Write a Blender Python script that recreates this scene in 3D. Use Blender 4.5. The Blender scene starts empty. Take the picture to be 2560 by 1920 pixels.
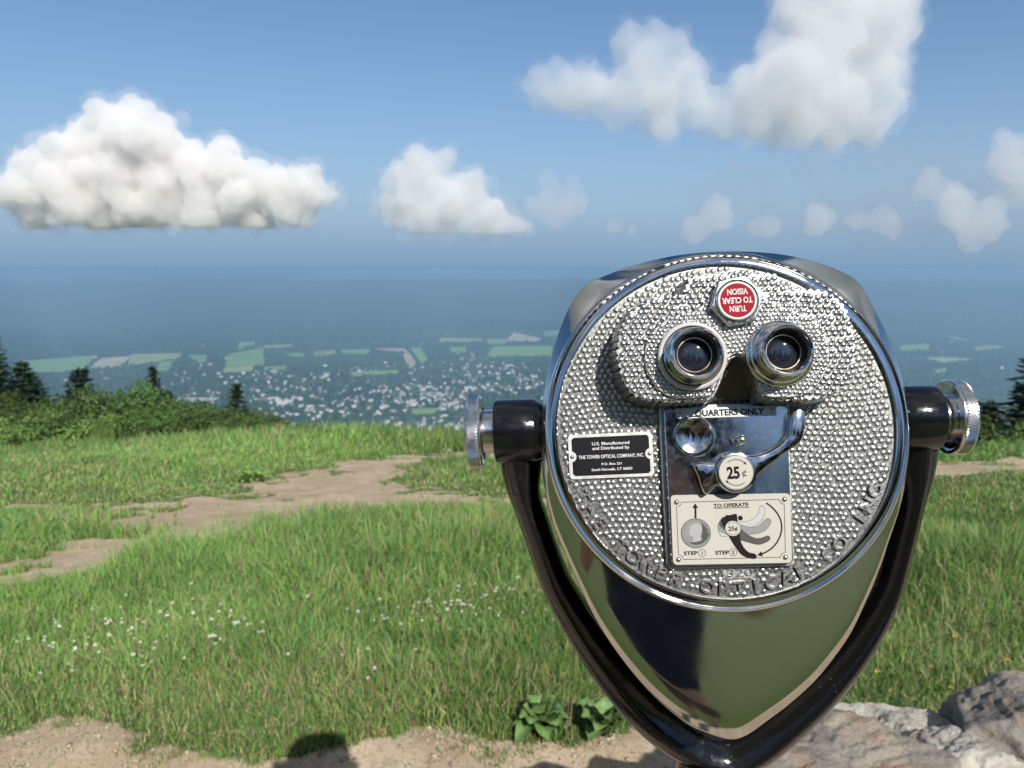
import bpy, bmesh, math, random
import numpy as np
from mathutils import Vector, Matrix, noise
random.seed(7); RNG = np.random.default_rng(7)
SC = bpy.context.scene
COL = SC.collection
CZ = 1.65                      # eye height above the terrace
FPX, CX, CY, HORIZON = 1920.0, 1280.0, 960.0, 672.0   # lens in photo pixels (2560 wide)
PITCH = math.atan((CY - HORIZON) / FPX)
# ------------------------------------------------------------------ camera
cam_d = bpy.data.cameras.new('camera'); cam = bpy.data.objects.new('camera', cam_d); COL.objects.link(cam)
cam.location = (0, 0, CZ); cam.rotation_euler = (math.pi / 2 - PITCH, 0, 0)
cam_d.lens = 27.0; cam_d.sensor_width = 36.0; cam_d.clip_start = 0.02; cam_d.clip_end = 200000
cam_d.dof.use_dof = True; cam_d.dof.focus_distance = 0.555; cam_d.dof.aperture_fstop = 14.5
SC.camera = cam
# ------------------------------------------------------------------ sky and sun
SUN_EL, SUN_AZ = 37.0, 22.0    # degrees; azimuth to the right of straight behind the camera
sun_dir = Vector((math.sin(math.radians(SUN_AZ)) * math.cos(math.radians(SUN_EL)),
                  -math.cos(math.radians(SUN_AZ)) * math.cos(math.radians(SUN_EL)), math.sin(math.radians(SUN_EL))))
W = bpy.data.worlds.new('World'); SC.world = W; W.use_nodes = True
nt = W.node_tree; nt.nodes.clear()
sky = nt.nodes.new('ShaderNodeTexSky'); sky.sky_type = 'NISHITA'; sky.sun_disc = False
sky.sun_elevation = math.radians(SUN_EL); sky.sun_rotation = math.radians(180 - SUN_AZ)
sky.altitude = 1060; sky.air_density = 1.0; sky.dust_density = 0.3; sky.ozone_density = 2.2
# summer haze low in the sky, the same all round the horizon
geo = nt.nodes.new('ShaderNodeTexCoord'); sep = nt.nodes.new('ShaderNodeSeparateXYZ'); nt.links.new(geo.outputs['Generated'], sep.inputs[0])
hz = nt.nodes.new('ShaderNodeValToRGB'); el = hz.color_ramp.elements
HZ = [(0.0, 1.0), (.05, .95), (.12, .64), (.24, .28), (.42, .10), (.75, .03)]
while len(el) < len(HZ): el.new(.5)
for e_, (p_, v_) in zip(el, HZ): e_.position = p_; e_.color = (v_, v_, v_, 1)
nt.links.new(sep.outputs['Z'], hz.inputs[0])
mixc = nt.nodes.new('ShaderNodeMix'); mixc.data_type = 'RGBA'; 
hc = nt.nodes.new('ShaderNodeValToRGB'); hc.color_ramp.elements[0].color = (.188, .312, .465, 1); hc.color_ramp.elements[0].position = .004; hc.color_ramp.elements[1].position = .055; hc.color_ramp.elements[1].color = (.262, .378, .530, 1)
hm = nt.nodes.new('ShaderNodeVectorMath'); hm.operation = 'SCALE'; hm.inputs['Scale'].default_value = 10.0
nt.links.new(sep.outputs['Z'], hc.inputs[0]); nt.links.new(hc.outputs[0], hm.inputs[0]); nt.links.new(hm.outputs[0], mixc.inputs[7])
hs = nt.nodes.new('ShaderNodeHueSaturation'); hs.inputs['Saturation'].default_value = 1.16; nt.links.new(sky.outputs[0], hs.inputs['Color'])
nt.links.new(hz.outputs[0], mixc.inputs[0]); nt.links.new(hs.outputs[0], mixc.inputs[6])
bg = nt.nodes.new('ShaderNodeBackground'); bg.inputs['Strength'].default_value = 0.073
wo = nt.nodes.new('ShaderNodeOutputWorld')
nt.links.new(mixc.outputs[2], bg.inputs[0]); nt.links.new(bg.outputs[0], wo.inputs[0])
sl = bpy.data.lights.new('sun', 'SUN'); sun = bpy.data.objects.new('sun', sl); COL.objects.link(sun)
sl.energy = 4.2; sl.angle = math.radians(0.53); sl.color = (1.0, 0.955, 0.88)
sun.rotation_euler = sun_dir.to_track_quat('Z', 'Y').to_euler(); sun.location = sun_dir * 30
# ------------------------------------------------------------------ exposure and render settings
SC.view_settings.view_transform = 'Standard'; SC.view_settings.look = 'None'
SC.view_settings.exposure = 0.62; SC.view_settings.gamma = 1.0; SC.view_settings.use_curve_mapping = False
SC.render.engine = 'CYCLES'
SC.cycles.use_denoising = True; SC.cycles.denoiser = 'OPENIMAGEDENOISE'
SC.cycles.max_bounces = 10; SC.cycles.diffuse_bounces = 3; SC.cycles.glossy_bounces = 5
SC.cycles.transmission_bounces = 4; SC.cycles.volume_bounces = 7; SC.cycles.transparent_max_bounces = 12
SC.cycles.use_adaptive_sampling = True; SC.cycles.adaptive_threshold = 0.02
SC.cycles.sample_clamp_indirect = 6.0; SC.cycles.caustics_reflective = False; SC.cycles.caustics_refractive = False
SC.cycles.use_light_tree = True

# ------------------------------------------------------------------ helpers
def mat(name, base=(.5, .5, .5), rough=.5, metal=0., spec=.5, coat=0.):
    m = bpy.data.materials.new(name); m.use_nodes = True
    b = m.node_tree.nodes['Principled BSDF']
    b.inputs['Base Color'].default_value = (*base, 1); b.inputs['Roughness'].default_value = rough
    b.inputs['Metallic'].default_value = metal; b.inputs['Specular IOR Level'].default_value = spec
    b.inputs['Coat Weight'].default_value = coat
    return m
class NT:
    """small node helper"""
    def __init__(s, m): s.m = m; s.t = m.node_tree; s.b = s.t.nodes.get('Principled BSDF')
    def n(s, typ, **kw):
        x = s.t.nodes.new(typ)
        for k, v in kw.items():
            if hasattr(x, k): setattr(x, k, v)
            else: x.inputs[k.replace('_', ' ')].default_value = v
        return x
    def l(s, a, b): s.t.links.new(a, b)
    def coord(s, kind='Object', scale=1.0):
        c = s.n('ShaderNodeTexCoord'); mp = s.n('ShaderNodeMapping')
        sc = scale if isinstance(scale, (tuple, list)) else (scale,) * 3
        mp.inputs['Scale'].default_value = sc; s.l(c.outputs[kind], mp.inputs[0]); return mp.outputs[0]
    def noise(s, co, scale, detail=4, rough=.55, dist=0):
        x = s.n('ShaderNodeTexNoise'); x.inputs['Scale'].default_value = scale; x.inputs['Detail'].default_value = detail
        x.inputs['Roughness'].default_value = rough; x.inputs['Distortion'].default_value = dist
        s.l(co, x.inputs['Vector']); return x.outputs['Fac']
    def ramp(s, fac, stops):
        r = s.n('ShaderNodeValToRGB'); e = r.color_ramp.elements
        while len(e) < len(stops): e.new(.5)
        for i, (p, c) in enumerate(stops):
            e[i].position = p; e[i].color = (*c, 1) if len(c) == 3 else c
        s.l(fac, r.inputs[0]); return r.outputs[0]
    def val(s, fac, a0, a1, b0, b1):
        r = s.n('ShaderNodeMapRange'); r.clamp = True
        for k, v in zip(('From Min', 'From Max', 'To Min', 'To Max'), (a0, a1, b0, b1)): r.inputs[k].default_value = v
        s.l(fac, r.inputs['Value']); return r.outputs[0]
    def mix(s, fac, a, b):
        x = s.n('ShaderNodeMix'); x.data_type = 'RGBA'
        for sock, v in ((x.inputs[0], fac), (x.inputs[6], a), (x.inputs[7], b)):
            if hasattr(v, 'is_linked'): s.l(v, sock)
            elif isinstance(v, (int, float)): sock.default_value = v
            else: sock.default_value = (*v, 1)
        return x.outputs[2]
    def math(s, op, a, b=0.):
        x = s.n('ShaderNodeMath'); x.operation = op
        for i, v in enumerate((a, b)):
            if hasattr(v, 'is_linked'): s.l(v, x.inputs[i])
            else: x.inputs[i].default_value = v
        return x.outputs[0]
    def bump(s, h, strength=.3, dist=.01):
        x = s.n('ShaderNodeBump'); x.inputs['Strength'].default_value = strength; x.inputs['Distance'].default_value = dist
        s.l(h, x.inputs['Height']); s.l(x.outputs[0], s.b.inputs['Normal']); return x
    def attr(s, name):
        a = s.n('ShaderNodeAttribute'); a.attribute_name = name; return a

def mesh_np(name, V, F, smooth=False):
    """V (n,3) array, F list of index rows or (m,k) array"""
    me = bpy.data.meshes.new(name)
    V = np.asarray(V, dtype=np.float32)
    if isinstance(F, np.ndarray):
        m, k = F.shape
        me.vertices.add(len(V)); me.vertices.foreach_set('co', V.ravel())
        me.loops.add(m * k); me.loops.foreach_set('vertex_index', F.astype(np.int32).ravel())
        me.polygons.add(m); me.polygons.foreach_set('loop_start', np.arange(0, m * k, k, dtype=np.int32))
        me.update(calc_edges=True); me.validate()
    else:
        me.from_pydata([tuple(map(float, v)) for v in V], [], F); me.update()
    if smooth: me.polygons.foreach_set('use_smooth', np.ones(len(me.polygons), dtype=bool))
    return me
def obj(name, me, material=None, parent=None, M=None):
    o = bpy.data.objects.new(name, me); COL.objects.link(o)
    if material is not None and me is not None and not len(me.materials): me.materials.append(material)
    if parent is not None:
        o.parent = parent
        if M is not None: o.matrix_parent_inverse = WORLD[parent.name].inverted()
    if M is not None: o.matrix_basis = M
    WORLD[o.name] = (M.copy() if M is not None else (WORLD[parent.name].copy() if parent is not None else Matrix.Identity(4)))
    return o
WORLD = {}
def tag(o, label=None, cat=None, group=None, kind=None):
    for k, v in (('label', label), ('category', cat), ('group', group), ('kind', kind)):
        if v: o[k] = v
    return o
def empty(name, loc=(0, 0, 0), rz=0., s=1.):
    M = Matrix.Translation(loc) @ Matrix.Rotation(rz, 4, 'Z') @ Matrix.Scale(s, 4)
    o = bpy.data.objects.new(name, None); COL.objects.link(o); o.matrix_basis = M; o.empty_display_size = .1
    WORLD[o.name] = M; return o
def child(name, me, material, parent):
    """part in its parent's own coordinates"""
    o = bpy.data.objects.new(name, me); COL.objects.link(o); o.parent = parent
    if material is not None and not len(me.materials): me.materials.append(material)
    WORLD[o.name] = WORLD[parent.name].copy(); return o
def bm_mesh(name, bm, smooth=False):
    me = bpy.data.meshes.new(name); bm.normal_update(); bm.to_mesh(me); bm.free()
    if smooth: me.polygons.foreach_set('use_smooth', np.ones(len(me.polygons), dtype=bool))
    return me
# camera axes and pixel rays
CAM = np.array([0., 0., CZ]); AX_R = np.array([1., 0, 0])
AX_F = np.array([0, math.cos(PITCH), -math.sin(PITCH)]); AX_U = np.array([0, math.sin(PITCH), math.cos(PITCH)])
def ray(px, py): return AX_R * ((px - CX) / FPX) + AX_U * (-(py - CY) / FPX) + AX_F
def at(px, py, y):
    d = ray(px, py); return CAM + d * (y / d[1])
def project(P):
    q = np.asarray(P) - CAM; z = q @ AX_F
    return CX + FPX * (q @ AX_R) / z, CY - FPX * (q @ AX_U) / z
def vnoise(x, y, f=1.0, oct=4, seed=0.0):
    """cheap numpy value noise, about -1..1"""
    x = np.asarray(x, float) * f + seed * 17.13; y = np.asarray(y, float) * f + seed * 9.71; out = 0; a = 1.; tot = 0
    for _ in range(oct):
        xi = np.floor(x); yi = np.floor(y); xf = x - xi; yf = y - yi
        u = xf * xf * (3 - 2 * xf); v = yf * yf * (3 - 2 * yf)
        def h(i, j):
            s = np.sin((i) * 127.1 + (j) * 311.7) * 43758.5453
            return s - np.floor(s)
        n = (h(xi, yi) * (1 - u) + h(xi + 1, yi) * u) * (1 - v) + (h(xi, yi + 1) * (1 - u) + h(xi + 1, yi + 1) * u) * v
        out = out + a * (n * 2 - 1); tot += a; a *= .5; x = x * 2.03 + 5.2; y = y * 2.03 + 1.3
    return out / tot
def sstep(a, b, x):
    t = np.clip((np.asarray(x, float) - a) / (b - a), 0, 1); return t * t * (3 - 2 * t)
# ================================================================== THE VALLEY
def far_h(x, y):
    x = np.asarray(x, float); y = np.asarray(y, float); r = np.hypot(x, y)
    mount = -14 - 690 * (1 - np.exp(-np.maximum(r - 34, 0) / 700.))
    und = 9 * vnoise(x, y, 1 / 900., 3, 1)
    yy = y + 500 * vnoise(x, y, 1 / 5000., 2, 2) + .10 * x
    ridge1 = 455 * sstep(8300, 13500, yy) * (1 + .10 * vnoise(x, y, 1 / 2600., 5, 3) + .20 * vnoise(x, x * 0, 1 / 3000., 4, 15) + .05 * np.tanh((x + 2500) / 2500.))
    ridge1 = ridge1 - 130 * sstep(14500, 19000, yy)
    ridge2 = 170 * sstep(18500, 23500, yy) * (1 + .2 * vnoise(x, y, 1 / 5000., 4, 4) + .85 * vnoise(x, x * 0, 1 / 4200., 4, 16))
    ridge3 = 80 * sstep(30000, 36000, yy) * (1 + .9 * vnoise(x, x * 0, 1 / 8000., 3, 5))
    ridge4 = 45 * sstep(44000, 50000, yy) * (1 + 1.1 * vnoise(x, x * 0, 1 / 11000., 3, 6))
    hills = 60 * sstep(2900, 8000, np.abs(x) - .62 * y) * (y > 0)
    return CZ + mount + und * sstep(1500, 3500, r) + ridge1 + ridge2 + ridge3 + ridge4 + hills
az = np.unique(np.concatenate([np.linspace(-44, 44, 320), np.linspace(44, 316, 91)]))[:-1]
rad = np.geomspace(34, 60000, 230)
A, Rr = np.meshgrid(np.radians(az), rad)
X = Rr * np.sin(A); Y = Rr * np.cos(A); Z = far_h(X, Y)
na, nr = len(az), len(rad)
i, j = np.meshgrid(np.arange(nr - 1), np.arange(na), indexing='ij'); j2 = (j + 1) % na
F = np.stack([i * na + j, i * na + j2, (i + 1) * na + j2, (i + 1) * na + j], -1).reshape(-1, 4)[:, ::-1]
m_val = mat('valley_forest_floor', (.05, .09, .03), .95, spec=.1); N = NT(m_val)
co = N.coord('Object'); n1 = N.noise(co, 1 / 420., 6, .62); n2 = N.noise(co, 1 / 60., 4, .6); n3 = N.noise(co, 1 / 2400., 3, .5)
c = N.ramp(n1, [(.30, (.026, .05, .02)), (.5, (.045, .082, .028)), (.66, (.075, .12, .038)), (.78, (.11, .15, .05))])
c = N.mix(N.val(n2, .35, .7, 0, .7), c, (.022, .04, .016)); c = N.mix(N.val(n3, .42, .58, 0, .75), c, (.014, .026, .016))
N.l(c, N.b.inputs['Base Color'])
valley = tag(obj('valley_terrain', mesh_np('valley_terrain', np.stack([X, Y, Z], -1).reshape(-1, 3), F, True), m_val), kind='structure')
def far_hits(pts):
    P = np.array(pts, float); D = AX_R * ((P[:, :1] - CX) / FPX) + AX_U * (-(P[:, 1:] - CY) / FPX) + AX_F
    D /= np.hypot(D[:, 0], D[:, 1])[:, None]; D[:, 2] = np.minimum(D[:, 2], -.004); t = np.full(len(P), 2200.)
    for _ in range(70):
        q = CAM + D * t[:, None]; g = q[:, 2] - far_h(q[:, 0], q[:, 1])
        t += np.where(g > .5, .55 * g / np.maximum(.02, -D[:, 2]) , 0); t = np.minimum(t, 50000)
    return CAM + D * t[:, None]
def far_hit(px, py): return far_hits([(px, py)])[0]
def inquad(Q, x, y):
    s = None
    for k in range(len(Q)):
        a, b = Q[k], Q[(k + 1) % len(Q)]
        c = (b[0] - a[0]) * (y - a[1]) - (b[1] - a[1]) * (x - a[0])
        if s is None: s = c > 0
        elif (c > 0) != s: return False
    return True
# ---- fields on the valley floor
def field_mat(name, a, b):
    m = mat(name, a, .95, spec=.1); N = NT(m); co = N.coord('Object')
    N.l(N.mix(N.val(N.noise(co, 1 / 130., 4), .35, .65, 0, 1), a, b), N.b.inputs['Base Color']); return m
FM = {'g': field_mat('field_green', (.26, .40, .13), (.20, .33, .11)), 't': field_mat('field_hay', (.58, .50, .32), (.45, .42, .24)),
      'y': field_mat('field_mown', (.38, .43, .19), (.30, .39, .16)), 'p': field_mat('field_bare', (.55, .40, .29), (.44, .35, .22)),
      'd': field_mat('field_crop', (.055, .105, .035), (.045, .09, .03))}
def z1(*p): return [(x / 2.765, 820 + y / 2.765) for x, y in p]
def z2(*p): return [(400 + x / 2.212, 780 + y / 2.212) for x, y in p]
def z3(*p): return [(1800 + x / 3.3515, 600 + y / 3.3515) for x, y in p]
FIELDS = [('g', z1((130, 232), (665, 192), (560, 302), (100, 318))), ('t', z1((690, 213), (905, 198), (830, 276), (622, 279))),
    ('y', z1((905, 183), (1252, 176), (1250, 216), (880, 264))), ('g', z1((1100, 238), (1205, 230), (1165, 300), (1080, 310))),
    ('g', z1((1290, 193), (1430, 188), (1425, 238), (1375, 242))), ('g', z1((1572, 188), (1825, 133), (1825, 262), (1550, 272))),
    ('y', z1((1550, 273), (1752, 265), (1745, 303), (1533, 313))), ('g', z1((1650, 100), (1762, 94), (1760, 124), (1645, 152))),
    ('y', z1((1828, 122), (2025, 116), (2012, 137), (1828, 141))), ('g', z1((1828, 270), (1985, 262), (1972, 290), (1828, 296))),
    ('d', z2((585, 205), (1170, 238), (1160, 290), (585, 292))), ('g', z2((690, 227), (803, 224), (798, 249), (690, 249))),
    ('y', z2((850, 219), (972, 214), (970, 241), (850, 241))), ('g', z2((1005, 210), (1163, 207), (1156, 236), (1000, 233))),
    ('p', z2((1180, 203), (1352, 202), (1376, 228), (1250, 217))), ('p', z2((1340, 234), (1378, 227), (1424, 290), (1380, 316))),
    ('g', z2((1384, 199), (1442, 199), (1484, 270), (1440, 281))), ('y', z2((1545, 144), (1782, 149), (1780, 166), (1545, 169))),
    ('g', z2((1802, 150), (1918, 154), (1910, 181), (1812, 181))), ('t', z2((1955, 114), (2112, 149), (2082, 166), (1915, 161))),
    ('g', z2((1842, 193), (2175, 188), (2165, 247), (1805, 252))), ('g', z2((1392, 538), (1542, 534), (1532, 566), (1380, 574))),
    ('g', z2((1050, 334), (1335, 324), (1305, 346), (1050, 361))), ('g', z2((1602, 198), (1692, 194), (1692, 226), (1612, 226))),
    ('g', z2((2118, 108), (2212, 100), (2212, 128), (2130, 138))),
    ('g', z3((1500, 888), (1755, 868), (1745, 922), (1520, 934))), ('y', z3((1620, 988), (1955, 985), (2135, 1004), (1880, 1032))),
    ('y', z3((1905, 806), (2060, 836), (2100, 852), (1930, 830))), ('g', z3((1790, 1090), (1900, 1075), (1890, 1110), (1800, 1120))),
    ('g', z3((2120, 900), (2300, 880), (2420, 905), (2150, 930)))]
FQ = []
for kind, q in FIELDS:
    nu, nv = 10, 5; V = []
    for b in range(nv + 1):
        for a in range(nu + 1):
            u, v = a / nu, b / nv
            px = (q[0][0] * (1 - u) + q[1][0] * u) * (1 - v) + (q[3][0] * (1 - u) + q[2][0] * u) * v
            py = (q[0][1] * (1 - u) + q[1][1] * u) * (1 - v) + (q[3][1] * (1 - u) + q[2][1] * u) * v
            V.append((px, py))
    V = far_hits(V) + np.array([0, 0, 4.]); FQ.append([V[0, :2], V[nu, :2], V[-1, :2], V[nv * (nu + 1), :2]])
    Fc = [(b * (nu + 1) + a, b * (nu + 1) + a + 1, (b + 1) * (nu + 1) + a + 1, (b + 1) * (nu + 1) + a)[::-1] for b in range(nv) for a in range(nu)]
    tag(obj('field', mesh_np('field', V, Fc), FM[kind]), kind='structure')
# ---- houses of the town
def house_mesh(name, L, D, H, Rf, roofdark):
    V = []; Fw = []; Fr = []
    x, y = L / 2, D / 2
    V = [(-x, -y, -3), (x, -y, -3), (x, y, -3), (-x, y, -3), (-x, -y, H), (x, -y, H), (x, y, H), (-x, y, H), (-x, 0, H + Rf), (x, 0, H + Rf)]
    e = .5; V += [(-x - e, -y - e, H - .4), (x + e, -y - e, H - .4), (x + e, y + e, H - .4), (-x - e, y + e, H - .4), (-x - e, 0, H + Rf + .3), (x + e, 0, H + Rf + .3)]
    Fs = [(0, 1, 5, 4), (1, 2, 6, 9, 5), (2, 3, 7, 6), (3, 0, 4, 8, 7), (10, 11, 15, 14), (12, 13, 14, 15)]
    me = mesh_np(name, V, Fs); return me
m_wall = mat('house_white_paint', (.72, .70, .66), .8); m_wall2 = mat('house_cream_paint', (.52, .46, .38), .8); m_wall3 = mat('house_brick', (.42, .25, .19), .85)
m_rf = mat('roof_grey_shingle', (.26, .25, .25), .85); m_rf2 = mat('roof_pale_metal', (.50, .50, .50), .6); m_rf3 = mat('roof_brown_shingle', (.27, .20, .16), .85)
HM = []
for k, (L, D, H, Rf, w, r) in enumerate([(15, 11, 8, 5, m_wall, m_rf), (18, 12, 9, 4, m_wall, m_rf2), (14, 12, 9, 5, m_wall2, m_rf3), (30, 16, 9, 1.5, m_wall, m_rf2),
                                         (22, 13, 10, 4, m_wall2, m_rf), (17, 12, 10, 5, m_wall3, m_rf), (52, 20, 9, 1.2, m_wall, m_rf2), (20, 12, 9, 4, m_wall, m_rf3)]):
    me = house_mesh('house', L, D, H, Rf, 0); me.materials.append(w); me.materials.append(r)
    for p in list(me.polygons)[4:]: p.material_index = 1
    HM.append(me)
CL = [(1010, 985, 150, 17, 210), (1190, 972, 110, 22, 150), (860, 975, 80, 12, 50), (715, 990, 75, 15, 55), (660, 950, 60, 9, 22), (812, 945, 11, 17, 26),
      (960, 1012, 120, 14, 70), (750, 1027, 100, 16, 55), (1120, 1042, 110, 16, 95), (1255, 918, 75, 18, 62), (1335, 960, 50, 28, 60), (520, 1002, 70, 18, 34),
      (480, 965, 60, 26, 26), (900, 926, 60, 5, 16), (1065, 915, 85, 7, 26), (620, 936, 60, 6, 16), (1085, 1064, 80, 9, 40), (180, 930, 80, 30, 12),
      (470, 905, 60, 20, 12), (2440, 880, 80, 40, 22), (700, 865, 160, 14, 10), (1180, 850, 120, 12, 12)]
spots = []
for (mx, my, sx, sy, n) in CL:
    for _ in range(n):
        px, py = random.gauss(mx, sx), random.gauss(my, sy)
        if py > 1092 or (1175 < px < 1215 and 980 < py) or 1215 < px < 1275 and py > 985 or 1375 < px < 2275: continue
        if py > 1078 and px < 760: continue
        spots.append((px, py))
hp = []
for p in far_hits(spots):
    if p is None or any(inquad(Q, p[0], p[1]) for Q in FQ): continue
    if vnoise(p[0], p[1], 1 / 260., 2, 9) < -.12 and random.random() < .75: continue
    hp.append((p, random.choices(range(8), (5, 4, 3, 1.6, 2, 1.2, .5, 3))[0], random.choice((0, 0, .3, 1.57, 1.2)) + random.gauss(.15, .15), random.uniform(.6, 1.2)))
hp.sort(key=lambda t: -(HM[t[1]].vertices[1].co.x * t[3]) / t[0][1])
for (p, k, rz, s) in hp[:290]:
    o = obj('house', HM[k], None); o.location = p; o.rotation_euler.z = rz; o.scale = (s,) * 3
    qx, qy = project(p); colour = {0: 'white', 1: 'white', 2: 'cream', 3: 'long white', 4: 'cream', 5: 'brick red', 6: 'very long white', 7: 'brown roofed white'}[k]
    place = 'beyond the right silver knob' if qx > 2200 else 'far edge of the valley town below the fields' if qy < 940 else 'left part of the valley town' if qx < 720 else 'middle of the valley town' if qx < 960 else 'right part of the valley town near the viewer'
    tag(o, 'tiny %s house in the %s' % (colour, place) if qx <= 2200 else 'tiny %s house in the valley %s' % (colour, place), 'house', '%s houses, %s' % (colour, place))
VV = []; FF = []; MI = []; base = 0
for (p, k, rz, s) in hp[290:]:
    me = HM[k]; c, sn = math.cos(rz) * s, math.sin(rz) * s
    for v in me.vertices: VV.append((p[0] + v.co.x * c - v.co.y * sn, p[1] + v.co.x * sn + v.co.y * c, p[2] + v.co.z * s))
    for pl in me.polygons: FF.append([base + q for q in pl.vertices]); MI.append(pl.material_index * 2 + (k in (2, 4, 5)))
    base += len(me.vertices)
if FF:
    me = mesh_np('scattered_houses', VV, FF)
    for m in (m_wall, m_wall2, m_rf2, m_rf3): me.materials.append(m)
    me.polygons.foreach_set('material_index', np.array(MI, dtype=np.int32))
    tag(obj('scattered_houses', me), 'far pale houses scattered through the valley town', 'houses', kind='stuff')
# long mill shed
p = far_hit(494, 1000); o = obj('mill_shed', house_mesh('mill_shed', 230, 40, 10, 3, 0), m_rf2); o.location = p; o.rotation_euler.z = -.05
tag(o, 'long low pale roofed shed beyond the shrubs at the near edge of town', 'shed')
# ---- woodland of the valley floor, one mass
ico = bmesh.new(); bmesh.ops.create_icosphere(ico, subdivisions=1, radius=1); IV = np.array([v.co for v in ico.verts]); IF = np.array([[v.index for v in f.verts] for f in ico.faces]); ico.free()
PX = RNG.uniform(-150, 2720, 26000); PD = np.exp(RNG.uniform(math.log(3000), math.log(9800), 26000))
TX = (PX - CX) / FPX * PD * 1.0; TY = PD
keep = vnoise(TX, TY, 1 / 380., 3, 8) + RNG.uniform(-.5, .5, len(TX)) > -.18
for Q in FQ:
    Q = np.array(Q); s = []
    for k in range(4):
        a, b = Q[k], Q[(k + 1) % 4]; s.append((b[0] - a[0]) * (TY - a[1]) - (b[1] - a[1]) * (TX - a[0]))
    s = np.array(s); keep &= ~((s > 0).all(0) | (s < 0).all(0))
TX, TY = TX[keep], TY[keep]; TZ = far_h(TX, TY); n = len(TX)
SR = RNG.uniform(8, 17, n) * (TY / 5000) ** .5
jit = 1 + RNG.uniform(-.25, .25, (n, len(IV), 1))
V = IV[None] * jit * SR[:, None, None]; V[:, :, 2] *= .8; V += np.stack([TX, TY, TZ + SR * .45], -1)[:, None, :]
F = (IF[None] + (np.arange(n) * len(IV))[:, None, None]).reshape(-1, 3)
m_wood = mat('valley_tree_leaves', (.03, .06, .02), .9, spec=.1); N = NT(m_wood); co = N.coord('Object')
N.l(N.ramp(N.noise(co, 1 / 45., 3), [(.3, (.022, .05, .015)), (.55, (.05, .095, .028)), (.75, (.085, .14, .04))]), N.b.inputs['Base Color'])
tag(obj('valley_woodland', mesh_np('valley_woodland', V.reshape(-1, 3), F, True), m_wood), 'woods spread between the fields and houses of the valley', 'woodland', kind='stuff')
# ---- haze
def box_mesh(name, lo, hi):
    bm = bmesh.new(); bmesh.ops.create_cube(bm, size=1)
    for v in bm.verts: v.co = Vector([lo[k] + (v.co[k] + .5) * (hi[k] - lo[k]) for k in range(3)])
    return bm_mesh(name, bm)
m_haze = bpy.data.materials.new('haze'); m_haze.use_nodes = True; t = m_haze.node_tree; t.nodes.clear()
pv = t.nodes.new('ShaderNodeVolumePrincipled'); pv.inputs['Color'].default_value = (.375, .575, .785, 1); pv.inputs['Density'].default_value = 1.45e-4
pv.inputs['Anisotropy'].default_value = 0.0; t.links.new(pv.outputs[0], t.nodes.new('ShaderNodeOutputMaterial').inputs['Volume'])
tag(obj('haze', box_mesh('haze', (-61000, -61000, -730), (61000, 61000, 4.0)), m_haze), 'blue summer haze filling the valley', 'haze', kind='stuff')
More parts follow.
